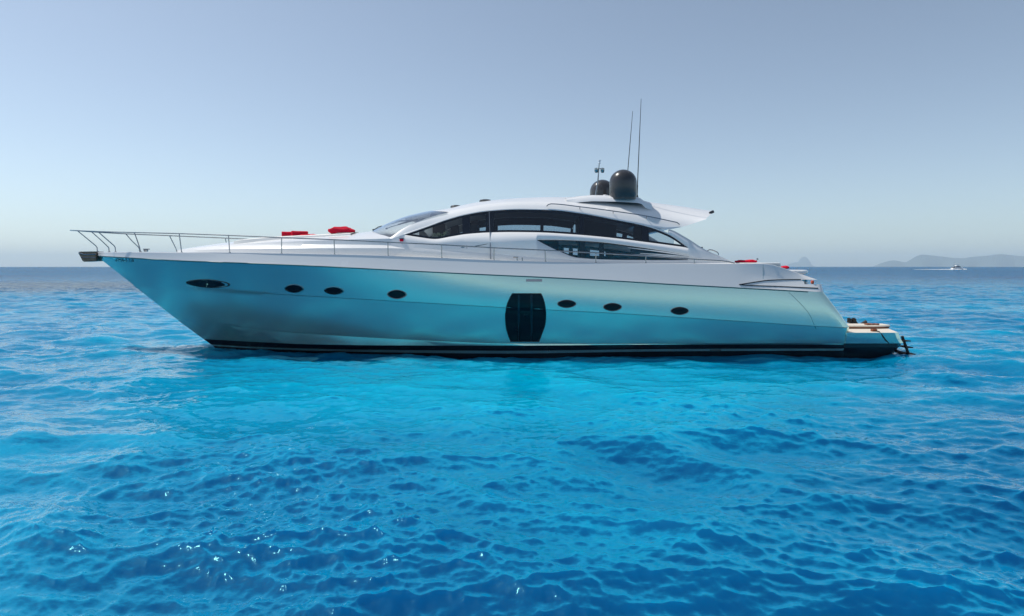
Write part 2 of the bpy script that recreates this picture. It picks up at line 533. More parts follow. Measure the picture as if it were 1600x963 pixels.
# ------------------------------------------------------------------ far land
def ridge(name, prof, D, depth, mat):
    f = pch(prof)
    px0, px1 = prof[0][0], prof[-1][0]
    n = int((px1-px0)*1.2)
    rows = []
    drop = D*D/(2*RE)
    nd = 14
    for q in range(nd+1):
        s = q/nd*2-1
        row = []
        for i in range(n+1):
            px = px0+(px1-px0)*i/n
            Y = D + s*depth*(0.7+0.3*math.sin(px*0.11))
            top = EYE + (HOR-f(px))*D/FPX
            fall = max(0.0, 1-abs(s)**1.25)
            jag = 1 + 0.05*math.sin(px*1.7+q*2.1) + 0.04*math.sin(px*4.3-q*1.3)
            if q == nd//2: jag = 1
            z = -drop - 8 + (top+drop+8)*fall*jag
            x = (px-800)*D/FPX
            row.append(Vector((x*Y/D, Y, z)))
        rows.append(row)
    bm = bmesh.new()
    add_grid(bm, rows)
    o = build(name, bm, mat, smooth=60)
    tag(o, kind='structure')
    return o
M['rock'] = wear(principled('far_scrub_rock', (0.06, 0.085, 0.075), 0.95, spec=0.1), 0.35, 0.004)
ridge('hills', [(1362, 417.5), (1368, 415), (1378, 411), (1395, 407), (1404, 408), (1414, 410), (1424, 405), (1432, 400.5), (1441, 398), (1455, 399.2), (1470, 400.8),
                (1488, 403), (1502, 403.6), (1520, 401.5), (1540, 400), (1563, 397.3), (1580, 399), (1600, 400.5), (1640, 404), (1700, 417.5)], 22000, 1500, M['rock'])
ridge('islet', [(1200, 417.5), (1212, 414), (1226, 414.5), (1238, 411), (1246, 409.5), (1251, 404), (1257, 401.5), (1261, 403), (1265, 408), (1268, 413), (1274, 417.5)], 30000, 900, M['rock'])

# ------------------------------------------------------------------ the yacht
yacht = empty('motor_yacht', (0, YC, 0))
tag(yacht, 'long low silver and white motor yacht with black portholes and arched dark cabin windows', 'yacht')

S_y = pch([(148, 394.2), (185, 394), (290, 394.5), (360, 395), (420, 396), (500, 397.2), (600, 399.6), (690, 403), (760, 406.2), (820, 408), (860, 409.2), (960, 411),
           (1040, 411.6), (1130, 412), (1188, 412), (1203, 413.2), (1215, 416.3), (1250, 428), (1273, 436)])
R_y = pch([(150, 399.5), (200, 402.3), (290, 407.3), (360, 409.8), (420, 412), (490, 415), (620, 421.7), (760, 428.7), (820, 431.3), (960, 438.3), (1040, 443.2), (1160, 449.7), (1260, 455.2), (1281, 456.5)])
K_y = pch([(208, 445), (292, 450), (420, 458.7), (520, 464.6), (660, 473), (790, 480.5), (852, 483.7), (960, 489.3), (1060, 495.5), (1160, 502), (1260, 508.6), (1322, 512)])
C_y = pch([(279, 501), (330, 505.5), (430, 517), (520, 523.7), (620, 529.3), (700, 533.2), (790, 536.4), (900, 537), (1312, 536.6)])
T_y = pch([(318, 530), (400, 534.5), (490, 538.3), (620, 540), (790, 540.2), (1040, 538.6), (1160, 538.4), (1312, 538.4)])
B2_y = pch([(330, 538.5), (400, 542.3), (490, 545.2), (620, 547.2), (790, 548.4), (1040, 545.8), (1160, 545.2), (1312, 545)])
B3_y = pch([(333, 540.6), (400, 544.8), (490, 548), (620, 551), (790, 552.6), (1040, 549.2), (1312, 548)])
W_y = pch([(337, 543.5), (490, 553), (620, 557), (800, 561), (1040, 561.5), (1160, 560.5), (1312, 559)])
R_b = pch([(150, .07), (169, .68), (201, 1.18), (240, 1.55), (320, 2.15), (405, 2.52), (500, 2.74), (600, 2.87), (700, 2.925), (800, 2.95), (1000, 2.96), (1200, 2.90), (1281, 2.79)])
K_b = pch([(208, .03), (245, .5), (300, 1.08), (375, 1.75), (460, 2.22), (555, 2.57), (650, 2.80), (750, 2.92), (850, 2.98), (1000, 3.0), (1200, 2.95), (1322, 2.84)])
C_b = pch([(279, .03), (310, .33), (365, .9), (425, 1.4), (515, 1.95), (605, 2.32), (700, 2.55), (800, 2.68), (1000, 2.77), (1200, 2.75), (1312, 2.68)])
T_b = pch([(318, .03), (345, .3), (400, .95), (470, 1.55), (560, 2.1), (650, 2.4), (750, 2.6), (850, 2.7), (1000, 2.75), (1312, 2.66)])
B2_b = pch([(330, .03), (365, .37), (430, 1.05), (500, 1.5), (600, 2.08), (700, 2.42), (800, 2.6), (1000, 2.70), (1312, 2.63)])
B3_b = pch([(333, .03), (370, .38), (440, 1.05), (520, 1.55), (620, 2.1), (720, 2.42), (820, 2.57), (1000, 2.67), (1312, 2.6)])
W_b = pch([(337, .03), (375, .4), (460, 1.05), (560, 1.65), (650, 2.1), (750, 2.4), (900, 2.58), (1312, 2.55)])
def S_b(px):
    return max(0.07, R_b(min(px, 1281)) - 0.02 - 0.42*0.0203*max(0, R_y(min(px, 1281))-S_y(min(px, 1200)))*min(1, max(0, (px-160)/200)))

feats = [(R_y, R_b, 150, 1275), (K_y, K_b, 208, 1316), (C_y, C_b, 279, 1314), (T_y, T_b, 318, 1312), (B2_y, B2_b, 330, 1312), (B3_y, B3_b, 333, 1312), (W_y, W_b, 337, 1312)]
def hull_b(px, py):
    """half breadth of the topsides at a survey point"""
    pts = [(S_y(px), S_b(px))] + [(fy(px), fb(px)) for fy, fb, a, e in feats if px >= a]
    for q, ((y0, b0), (y1, b1)) in enumerate(zip(pts[:-1], pts[1:])):
        if y0 <= py <= y1:
            s = (py-y0)/max(1e-6, y1-y0)
            return b0 + (b1-b0)*s + {1: 0.35, 2: 0.2}.get(q, 0.0)*(b1-b0)*s*(1-s)
    return pts[-1][1] if py > pts[-1][0] else pts[0][1]

NT = 150
ts = [(i/NT)**1.25 for i in range(NT+1)]
def frow(fy, fb, a, e, dy=0.0, db=0.0):
    out = []
    for t in ts:
        px = a+(e-a)*t
        out.append(L(px, fy(px)+dy, max(0.02, fb(px)+db)))
    return out
def lerp_rows(r0, r1, n, bulge=0.0, swell=0.0):
    res = []
    for q in range(1, n):
        s = q/n
        row = []
        for p, u in zip(r0, r1):
            v = p.lerp(u, s)
            v.y += bulge*(u.y-p.y)*s*(1-s)      # hollow flare where the side leans
            v.y -= swell*s*(1-s)*min(1, max(0, (v.x+7.0)/7.0))      # gently rounded amidships and aft
            row.append(v)
        res.append(row)
    return res
rR = frow(R_y, R_b, 150, 1275)
rK = frow(K_y, K_b, 208, 1316)
rK2 = frow(K_y, K_b, 208, 1316, 0.8, -0.022)
rC = frow(C_y, C_b, 279, 1314)
rC2 = frow(C_y, C_b, 279, 1314, 0.6, -0.022)
rT = frow(T_y, T_b, 318, 1312)
rB2 = frow(B2_y, B2_b, 330, 1312)
rB3 = frow(B3_y, B3_b, 333, 1312)
rW = frow(W_y, W_b, 337, 1312, 2.0)
rU = [Vector((p.x, p.y*0.75, -0.7)) for p in rW]
rKeel = [Vector((p.x, -0.02, -1.0)) for p in rW]
hrows, hmat = [rR], []
def push(rows, mat):
    for r in rows:
        hrows.append(r); hmat.append(mat)
push(lerp_rows(rR, rK, 10, 0.35, 0.13) + [rK], 0)
push([rK2], 0)
push(lerp_rows(rK2, rC, 10, 0.2, 0.06) + [rC], 0)
push([rC2, rT], 0)
push([rB2], 1)
push([rB3], 0)
push([rW, rU, rKeel], 1)
# the stern corner turns inboard
def wrap(rows):
    out = []
    for r in rows:
        e = r[-1]
        b = -e.y
        out.append(r + [Vector((e.x+dx, -(max(0.01, b-db)), e.z)) for dx, db in ((0.12, 0.02), (0.21, 0.06), (0.28, 0.13), (0.33, 0.23), (0.35, 0.42))])
    return out
hrows = wrap(hrows)
bm = bmesh.new()
g1 = add_grid(bm, hrows, lambda i, j: hmat[i])
g2 = add_grid(bm, mir(hrows), lambda i, j: hmat[i])
for i in range(len(hrows)-1):
    for j in (0, -1):
        f = bm.faces.new((g1[i][j], g1[i+1][j], g2[i+1][j], g2[i][j])); f.material_index = hmat[i]
hull = build('hull', bm, [M['hull'], M['boot']], yacht, smooth=22)

# bulwark with the open fairlead at the quarter
H1_y = lambda px: (lambda w: (S_y(px)*0.7+R_y(px)*0.3)*(1-w) + 437.2*w)(min(1, max(0, (px-1150)/100)))
H2_y = lambda px: (lambda w: (S_y(px)*0.4+R_y(px)*0.6)*(1-w) + 444.4*w)(min(1, max(0, (px-1150)/100)))
H1_b = lambda px: S_b(px)*0.7+R_b(px)*0.3
H2_b = lambda px: S_b(px)*0.4+R_b(px)*0.6
pxs = [148+(1273-148)*t for t in ts]
brow = [[L(p, S_y(p)+0.6, S_b(p)-0.07) for p in pxs],
        [L(p, S_y(p), S_b(p)-0.03) for p in pxs],
        [L(p, S_y(p)+0.5, S_b(p)) for p in pxs],
        [L(p, max(H1_y(p), S_y(p)+0.8), H1_b(p)) for p in [148.3+(1274-148.3)*t for t in ts]],
        [L(p, H2_y(p), H2_b(p)) for p in [149+(1276-149)*t for t in ts]],
        [p + Vector((0, -0.012 if p.y < -0.1 else 0, 0)) for p in rR],
        [p + Vector((0, 0.02, -0.012)) for p in rR]]
j_hole = next(j for j, p in enumerate(pxs) if p >= 1249)
def wrap_end(r, k):
    e = r[-1]; b = -e.y
    return r + [Vector((e.x+dx*k, -(max(0.01, b-db*k)), e.z)) for dx, db in ((0.12, 0.02), (0.21, 0.06), (0.28, 0.13), (0.33, 0.23), (0.35, 0.42))]
brow = [wrap_end(r, k) for r, k in zip(brow, (0.05, 0.05, 0.05, 0.3, 0.7, 1, 1))]
bm = bmesh.new()
sk = lambda i, j: i == 3 and j >= j_hole
g1 = add_grid(bm, brow, skip=sk)
g2 = add_grid(bm, mir(brow), skip=sk)
for i in range(len(brow)-1):
    bm.faces.new((g1[i][0], g1[i+1][0], g2[i+1][0], g2[i][0]))
bul = build('bulwark', bm, M['grey'], yacht, smooth=25)

def line_part(name, pts, r, mat, parent=yacht, n=6, both=True):
    res = []
    for s in ((1, -1) if both else (1,)):
        bm = bmesh.new()
        add_tube(bm, [Vector((p.x, p.y*s, p.z)) for p in pts], r, n)
        res.append(build(name, bm, mat, parent, smooth=60))
    return res
from mathutils.bvhtree import BVHTree
def bvh_of(*obs):
    vs, fs = [], []
    for o in obs:
        k = len(vs)
        vs += [v.co.copy() for v in o.data.vertices]
        fs += [[i+k for i in p.vertices] for p in o.data.polygons]
    return BVHTree.FromPolygons(vs, fs)
side_tree = bvh_of(hull, bul)
hull_guess = hull_b
def hull_b(px, py):
    """half breadth of the finished topsides at a survey point"""
    o = Vector((0, -YC, EYE))
    d = (L(px, py, 2.0)-o).normalized()
    hit = side_tree.ray_cast(o, d)[0]
    if hit is None or hit.y > -0.02:
        return hull_guess(px, py)
    return -hit.y
line_part('rub_strip', [L(px, R_y(px)+0.9, R_b(px)+0.004) for px in np.linspace(156, 1262, 90)], 0.020, M['rub'])
# black swoosh lines at the quarter
up = pch([(1155, 445.0), (1175, 441.8), (1202, 438.2), (1225, 437.3), (1251, 437.0)])
lo = pch([(1155, 445.0), (1165, 445.8), (1220, 448.0), (1278, 450.6)])
line_part('quarter_line', [L(px, up(px), hull_b(px, up(px))+0.004) for px in np.linspace(1155, 1251, 26)], 0.018, M['black'])
line_part('quarter_line', [L(px, lo(px), hull_b(px, lo(px))+0.004) for px in np.linspace(1157, 1278, 26)], 0.018, M['black'])
# panel joints of the stern fairing
jn = pch([(455, 1230), (470, 1246), (492, 1265), (505, 1271), (515.5, 1275.5)])
line_part('panel_joint', [L(jn(y), y, hull_b(jn(y), y)-0.003) for y in np.linspace(457, 515, 24)], 0.007, M['rub'])
line_part('panel_joint', [L(1192.3, y, hull_b(1192.3, y)-0.003) for y in np.linspace(413.5, 436, 6)], 0.006, M['rub'])

# deck
dr = []
for p in np.linspace(150, 1208, 90):
    e = L(p, S_y(p)+2.2, S_b(p)-0.06)
    dr.append([Vector((e.x, e.y*s, e.z + 0.05*(1-s*s))) for s in np.linspace(1, -1, 9)])
bm = bmesh.new(); add_grid(bm, dr)
build('deck', bm, M['pad'], yacht)
# aft well behind the quarters: floor, steps down to the platform
bm = bmesh.new()
for x0, x1, z1 in ((8.0, 9.45, 2.30), (9.45, 9.95, 1.75), (9.95, 10.35, 1.25)):
    add_box(bm, ((x0+x1)/2, 0, z1/2), (x1-x0-0.004, 4.4, z1), 0.03)
build('aft_steps', bm, M['white'], yacht)

# portholes, hull windows
def patch(bm, rows_y, left, right, off, nc=14, b_fn=hull_b, mirror=1):
    rows = []
    for y in rows_y:
        l, r = left(y), right(y)
        row = []
        for k in range(nc+1):
            px = l+(r-l)*k/nc
            v = L(px, y, b_fn(px, y)+off)
            v.y *= mirror
            row.append(v)
        rows.append(row)
    add_grid(bm, rows)
def eye_outline(cx, cy, hw, hh, tilt, n=28):
    pts = []
    for k in range(n):
        a = 2*PI*k/n
        c, s = math.cos(a), math.sin(a)
        x = hw*math.copysign(abs(c)**0.85, c)
        y = hh*math.copysign(abs(s)**1.05, s)*(1-0.22*abs(c))
        pts.append((cx+x, cy+y+tilt*x))
    return pts
def porthole(cx, cy, hw, hh, tilt, side):
    o = eye_outline(cx, cy, hw, hh, tilt)
    bm = bmesh.new()
    rings = []
    for sc, off in ((1.0, 0.006), (0.93, -0.004), (0.55, 0.0), (0.0, 0.0)):
        rg = []
        for x, y in o:
            X, Yp = cx+(x-cx)*sc, cy+(y-cy)*sc
            v = L(X, Yp, hull_b(X, Yp)+off+0.004); v.y *= side
            rg.append(v)
        rings.append(rg)
    n = len(o)
    vs = [[bm.verts.new(p) for p in r] for r in rings[:3]]
    c = bm.verts.new(rings[3][0])
    for a, b in zip(vs[:-1], vs[1:]):
        for k in range(n):
            bm.faces.new((a[k], a[(k+1) % n], b[(k+1) % n], b[k]))
    for k in range(n):
        bm.faces.new((vs[2][k], vs[2][(k+1) % n], c))
    ph = build('porthole', bm, M['porthole'], yacht)
    bm = bmesh.new()
    pts = [rings[0][k % n] for k in range(n+1)]
    add_tube(bm, pts, 0.013, 6, caps=False)
    build('rim', bm, M['steel'] if hw < 20 else M['black'], ph, smooth=60)
PH = [(325, 443.5, 34, 6.2, 0.055), (459.5, 451.4, 14.8, 6.4, 0.03), (521.5, 454.6, 15.2, 6.1, 0.03), (620, 460.2, 15, 6.8, 0.02),
      (885.5, 475, 14.6, 6.1, 0.0), (957, 480, 14.4, 6.1, 0.0), (1062, 486, 14, 6.0, 0.0)]
for a in PH:
    for s in (1, -1):
        porthole(*a, s)
wl = pch([(459, 800.5), (466, 796.5), (478, 791.8), (495, 789.6), (510, 790.5), (523, 793.8), (534, 798)])
wr = pch([(459, 845.3), (466, 848.5), (478, 851.7), (492, 853), (505, 852), (520, 847.5), (534, 842)])
def flat_b(px, py):
    return max(hull_b(px, py), 2.90) if py < 500 else hull_b(px, py)+0.004
for s in (1, -1):
    bm = bmesh.new()
    patch(bm, np.linspace(459, 534, 31), wl, wr, 0.010, 12, mirror=s)
    hw_ = build('hull_window', bm, M['porthole'], yacht, smooth=60)
    bm = bmesh.new()
    pts = [(wl(y), y) for y in np.linspace(459, 534, 20)] + [(wr(y), y) for y in np.linspace(534, 459, 20)]
    pts = [L(x, y, hull_b(x, y)+0.012) for x, y in pts]; pts.append(pts[0])
    add_tube(bm, [Vector((p.x, p.y*s, p.z)) for p in pts], 0.014, 6, caps=False)
    build('rim', bm, M['black'], hw_, smooth=60)
    for x in (810.5, 830.5):
        bm = bmesh.new()
        add_tube(bm, [Vector((p.x, p.y*s, p.z)) for p in [L(x, y, hull_b(x, y)+0.004) for y in np.linspace(460, 533, 12)]], 0.035, 6)
        build('glazing_bar', bm, M['black'], hw_, smooth=60)
# side light strip on the topside, exhaust slot in the boot stripe
for s in (1, -1):
    bm = bmesh.new()
    patch(bm, np.linspace(436.3, 440.2, 4), lambda y: 822, lambda y: 847, 0.018, 8, mirror=s)
    patch(bm, np.linspace(436.3, 440.2, 4), lambda y: 822, lambda y: 847, -0.01, 8, mirror=s)
    build('side_fairlead', bm, M['steel'], yacht, smooth=60)
    bm = bmesh.new()
    patch(bm, np.linspace(546.6, 548.0, 3), lambda y: 1109, lambda y: 1127, 0.006, 6, mirror=s)
    build('drain_slot', bm, M['rubber'], yacht)

# registration at the bow
fc = bpy.data.curves.new('registration', 'FONT')
fc.body = '6\u00aaMA-2-118'
fo = bpy.data.objects.new('registration', fc)
COL.objects.link(fo)
bpy.context.view_layer.update()
tm = bpy.data.meshes.new_from_object(fo.evaluated_get(bpy.context.evaluated_depsgraph_get()))
bpy.data.objects.remove(fo)
xs = [v.co.x for v in tm.vertices]; ys = [v.co.y for v in tm.vertices]
x0, x1, y0, y1 = min(xs), max(xs), min(ys), max(ys)
for v in tm.vertices:
    px = 180.5 + (v.co.x-x0)/(x1-x0)*28.5
    py = 409.0 + (px-180.5)*0.03 - (v.co.y-y0)/(y1-y0)*5.0
    v.co = L(px, py, hull_b(px, py)+0.012)
tm.materials.append(M['letter'])
link(bpy.data.objects.new('registration_lettering', tm), yacht)

# bow roller and anchor
bm = bmesh.new()
for s in (1, -1):
    pass
prof = [(121, 394.2), (124, 393.3), (150, 393.0), (152, 400.5), (151, 408.0), (129, 409.3)]
near = [L(x, y, 0.24) for x, y in prof]
inn = [bm.verts.new(p) for p in near]
out = [bm.verts.new(Vector((p.x, -p.y, p.z))) for p in near]
n = len(prof)
bm.faces.new(inn); bm.faces.new(out[::-1])
for k in range(n):
    bm.faces.new((inn[k], inn[(k+1) % n], out[(k+1) % n], out[k]))
bmesh.ops.bevel(bm, geom=bm.edges[:], offset=0.025, segments=2, affect='EDGES')
anch = build('anchor_roller', bm, M['steel_brown'], yacht)
bm = bmesh.new()
add_tube(bm, [L(123, 395.5, 0.27), L(133, 398, 0.27), L(150, 397.2, 0.27)], 0.022, 8)
add_tube(bm, [L(127, 402, 0.26), L(150, 402.5, 0.26)], 0.012, 6)
build('anchor_shank', bm, M['steel'], anch)

# foredeck coachroof (trunk) with sunpad
D_b = pch([(277, .05), (300, .6), (352, 1.25), (420, 1.75), (500, 2.05), (590, 2.18), (630, 2.10), (658, 1.85)])
F1_y = pch([(277, 392), (300, 391.3), (352, 389.6), (420, 388.6), (500, 388), (600, 388), (660, 389.5)])
F2_y = pch([(277, 391.5), (300, 389.0), (352, 385), (420, 382.8), (500, 382), (600, 383.2), (660, 388.5)])
F3_y = pch([(277, 391.2), (300, 388.4), (352, 383), (420, 379.2), (500, 376), (557, 374.2), (606, 373), (660, 371)])
T0_y = pch([(277, 391), (300, 387), (352, 379.6), (420, 372.2), (470, 369.2), (508, 367.4), (557, 364.6), (583, 361.8), (660, 357)])
tp = [277+(655-277)*(i/70)**1.15 for i in range(71)]
nb = lambda b: max(0.02, b)
tr = [[L(p, S_y(p)+3.2, D_b(p)) for p in tp],
      [L(p, F1_y(p), nb(D_b(p)-0.05)) for p in tp],
      [L(p, F2_y(p), nb(D_b(p)-0.05-0.15*min(1, (p-277)/60))) for p in tp],
      [L(p, F3_y(p), nb(D_b(p)-0.05-0.20*min(1, (p-277)/60))) for p in tp]]
last = tr[-1]
cen = [L(p, T0_y(p), 0.0) for p in tp]
for s in (0.2, 0.4, 0.6, 0.8, 1.0):
    tr.append([Vector((a.x+(c.x-a.x)*s, a.y*(1-s) - 0.0, a.z+(c.z-a.z)*(math.sin(PI/2*s)**0.9))) for a, c in zip(last, cen)])
bm = bmesh.new()
add_grid(bm, tr); add_grid(bm, mir(tr))
bmesh.ops.remove_doubles(bm, verts=bm.verts[:], dist=0.0005)
build('coachroof', bm, M['white'], yacht, smooth=24)

# cabin sides
E_y = pch([(604, 388), (640, 388.5), (700, 392), (760, 396.5), (860, 404.5), (940, 408.6), (1150, 411.5)])
Wt_y = pch([(632, 367.2), (650, 361), (670, 354), (695, 345), (725, 336.6), (762, 330.4), (810, 327.6), (860, 328.6), (910, 334.3), (960, 343.6), (1010, 354), (1045, 367), (1075, 387.2)])
Wb_y = pch([(632, 367.4), (655, 371.2), (680, 374.2), (705, 370.2), (730, 366.3), (765, 363.9), (800, 363.2), (835, 363.6), (897, 367), (947, 371.4), (1010, 379), (1075, 387.6)])
Lt_y = pch([(839, 375.2), (860, 375), (885, 375.5), (935, 378.4), (985, 384.6), (1047, 394.3), (1107, 405.4)])
Lb_y = pch([(839, 375.6), (850, 381.5), (875, 393.5), (902, 402.8), (960, 406), (1035, 406.6), (1107, 405.8)])
low_y = lambda px: (375.5-(px-606)*0.335 if px < 632 else Wt_y(px)-0.4) if px < 1010 else pch([(1010, 353.6), (1030, 356.5), (1045, 358.4), (1060, 356), (1080, 350.5), (1106, 341.6)])(px)
def top_y(px):
    if px < 632: return low_y(px)
    if px < 1045: return Wt_y(px)-1.5
    return tail_y(px)
rim_y = pch([(606, 373.5), (615, 368), (626, 360), (650, 347), (674, 338.8), (700, 332), (725, 326.2), (762, 320.3), (810, 316.5), (860, 317.5), (910, 322), (960, 328.5), (1010, 335), (1050, 339.5), (1106, 341)])
tail_y = pch([(1040, 357.5), (1047, 359.2), (1072, 372), (1102, 391), (1122, 400), (1147, 410.2), (1152, 411.6)])
crease_y = pch([(600, 388), (640, 388.6), (700, 388.2), (742, 385), (780, 379), (815, 376.2), (846, 375.3), (885, 375.7), (935, 378.6), (985, 384.8), (1047, 394.5), (1107, 405.6), (1150, 411)])
def side_b(px, y):
    """cabin side: upright below the crease, leaning inboard above it"""
    z = (crease_y(px)-y)/70.0
    w = min(1, max(0, (px-600)/90))
    return (2.02 + 0.05*w) - (0.46*z if z > 0 else -0.06*z) - 0.06*(1-w)
def mid_fill(px):
    # rows of the side at px from bottom to top: D E Lb Lt Wb Wt top
    E = E_y(px); top = top_y(px)
    wb, wt = (Wb_y(px), Wt_y(px)) if 632 <= px <= 1075 else ((Wb_y(632),)*2 if px < 632 else None or (None, None))
    if px > 1075:
        wb = wt = 387.4 + (px-1075)*0.33
    if px < 632:
        wb = wt = min(E-1, max(top+0.4, 367.3 + (632-px)*0.1))
    if px < 839: lb = lt = E + (wb-E)*0.55 if px < 780 else None
    if 780 <= px < 839:
        w = (px-780)/59; base = E+(wb-E)*0.55
        lb = lt = base*(1-w)+375.4*w
    if 839 <= px <= 1107: lb, lt = Lb_y(px), Lt_y(px)
    if px > 1107: lb = lt = 405.6+(px-1107)*0.14
    top = min(top, wt-0.3)
    if px > 1075:
        wt = wb = max(top+0.3, min(wb, lt-0.5))
        lt = lb = max(wb+0.3, lt)
    E = max(E, lb+0.4)
    return [S_y(px)+3.0, E, lb, lt, wb, wt, top]
cp = sorted(set(list(np.arange(606, 1150, 3.0)) + [632, 839, 1075, 1107, 1045, 1150]))
cols = [mid_fill(p) for p in cp]
side_rows = []
for r in range(7):
    row = []
    for p, c in zip(cp, cols):
        b = side_b(p, c[r]) if r else side_b(p, c[1]) + 0.16
        row.append(L(p, c[r], b))
    side_rows.append(row)
def hole(i, j):
    p = (cp[j]+cp[j+1])/2
    return (i == 2 and 839 < p < 1107) or (i == 4 and 632 < p < 1075)
for s in (1, -1):
    bm = bmesh.new()
    rows = side_rows if s == 1 else mir(side_rows)
    add_grid(bm, rows, skip=hole)
    bmesh.ops.remove_doubles(bm, verts=bm.verts[:], dist=0.0003)
    o = build('cabin_side', bm, M['white'], yacht, smooth=9)
    sd = o.modifiers.new('thick', 'SOLIDIFY'); sd.thickness = 0.05; sd.offset = -1 if s == 1 else 1
    sd.offset = 0

# windows in the cabin sides: dark frame, panes as sub-parts
def strip(bm, x0, x1, fy0, fy1, off, s, ny=3, step=3.0):
    xs_ = list(np.arange(x0, x1, step)) + [x1]
    rows = []
    for q in range(ny+1):
        row = []
        for p in xs_:
            y = fy0(p)+(fy1(p)-fy0(p))*q/ny
            v = L(p, y, side_b(p, y)+off); v.y *= s
            row.append(v)
        rows.append(row)
    add_grid(bm, rows)
def window(name, x0, x1, top, bot, border_t, border_b, mull, tips, s):
    bm = bmesh.new()
    h = lambda p: bot(p)-top(p)
    bt = border_t if callable(border_t) else (lambda p: border_t)
    it = lambda p: top(p)+min(bt(p), h(p)*0.5)
    ib = lambda p: bot(p)-min(border_b, h(p)*0.5)
    strip(bm, x0, x1, lambda p: top(p)-1.2, it, -0.004, s)
    strip(bm, x0, x1, ib, lambda p: bot(p)+1.0, -0.004, s)
    for a, e in mull:
        strip(bm, a, e, it, ib, -0.006, s, 6, (e-a)/4)
    o = build(name, bm, M['navy'], yacht, smooth=40)
    edges = [x0+tips[0]] + [v for m in mull for v in m] + [x1-tips[1]]
    for a, e in zip(edges[0::2], edges[1::2]):
        if e-a < 2: continue
        bm = bmesh.new()
        strip(bm, a, e, it, ib, -0.012, s, 8)
        build('pane', bm, M['glass'], o, smooth=60)
    return o
for s in (1, -1):
    window('side_window', 632, 1075, Wt_y, Wb_y, 3.6 if s == 1 else (lambda p: 13.0 if p < 912 else 5.0), 3.6 if s == 1 else 5.0, [(722.5, 734.5), (759, 771.5), (905.5, 912.5), (1003, 1014)] if s == 1 else [(722, 732), (766, 774), (852, 858), (908, 913), (1003, 1012)], (10, 22), s)
    window('lower_window', 839, 1107, Lt_y, Lb_y, 1.8 if s == 1 else 6.0, 1.8 if s == 1 else 9.0, [(906, 914), (936, 944)] if s == 1 else [(880, 897), (906, 914), (934, 946), (975, 1040)], (6, 30), s)
    # white louvre blades across the aft end of the lower window
    for (a, ya, e, ye) in ((981, 387.2, 1100, 404.2), (1000, 396.0, 1104, 405.0), (958, 397.8, 1080, 403.5)):
        bm = bmesh.new()
        pts = []
        for k in range(12):
            p = a+(e-a)*k/11
            y = ya+(ye-ya)*k/11 - 1.0*math.sin(PI*k/11)
            v = L(p, y, side_b(p, y)+0.02); v.y *= s; pts.append(v)
        add_tube(bm, pts, [0.006+0.016*math.sin(PI*min(0.95, (k+0.4)/11)) for k in range(12)], 6)
        build('louvre', bm, M['white'], yacht, smooth=60)

# roof: edge band, top skin, aft overhang
crown_y = pch([(671, 331), (695, 328), (720, 322.3), (750, 316.3), (785, 312.4), (820, 310), (860, 308.7), (922, 308.8), (1000, 313.8), (1012, 316), (1060, 322.6), (1108, 330)])
NR = 90
def roof_rows():
    rows = []
    e0 = []; e1 = []; e2 = []
    for i in range(NR+1):
        p = 608+(1104-608)*i/NR
        yl, yr = low_y(p), rim_y(p)
        yr = min(yr, yl-1.2) if p < 1090 else yr
        bl = side_b(min(p, 1040), yl)+0.03
        br = side_b(min(p, 1040), yr)-0.03-0.13*min(1, max(0, (p-612)/110))
        e0.append(L(p, yl, bl)); e1.append(L(p, yl*0.45+yr*0.55, bl*0.62+br*0.38)); e2.append(L(p, yr, br))
    return e0, e1, e2
e0, e1, e2 = roof_rows()
under = [Vector((p.x, p.y+0.09, p.z+0.012)) for p in e0]
bm = bmesh.new()
band = [under, e0, e1, e2]
add_grid(bm, band); add_grid(bm, mir(band))
top_rows = []
i0 = next(i for i in range(NR+1) if 608+(1104-608)*i/NR >= 700)
rim_part = e2[i0:]
nn = len(rim_part)
cenr = [L(671+(1108-671)*k/(nn-1), crown_y(671+(1108-671)*k/(nn-1)), 0) for k in range(nn)]
for q in range(0, 9):
    s = q/8
    top_rows.append([Vector((a.x+(c.x-a.x)*(1-(1-s)**2), a.y*(1-s), a.z+(c.z-a.z)*math.sin(PI/2*s)**0.95)) for a, c in zip(rim_part, cenr)])
add_grid(bm, top_rows); add_grid(bm, mir(top_rows))
# underside of the aft overhang and end face
iu = next(i for i in range(NR+1) if 608+(1104-608)*i/NR >= 1000)
und = [[Vector((p.x, p.y*k, p.z+0.05*(1-k*k))) for p in under[iu:]] for k in (1, 0.6, 0.2, -0.2, -0.6, -1)]
add_grid(bm, und)
endcol = [r[-1] for r in band] + [r[-1] for r in top_rows[1:]]
vsn = [bm.verts.new(p) for p in endcol]; vsf = [bm.verts.new(Vector((p.x, -p.y, p.z))) for p in endcol]
for k in range(len(endcol)-2):
    bm.faces.new((vsn[k], vsn[k+1], vsf[k+1], vsf[k]))
bmesh.ops.remove_doubles(bm, verts=bm.verts[:], dist=0.0008)
roof = build('roof', bm, M['white'], yacht, smooth=32)
# ceiling inside
bm = bmesh.new()
rows = []
for p in np.arange(684, 1042, 6):
    e = L(p, Wt_y(p)-0.5, side_b(p, Wt_y(p))-0.04)
    rows.append([Vector((e.x, e.y*k, e.z+0.10*(1-k*k))) for k in np.linspace(1, -1, 9)])
add_grid(bm, rows)
build('ceiling', bm, M['ceiling'], yacht)
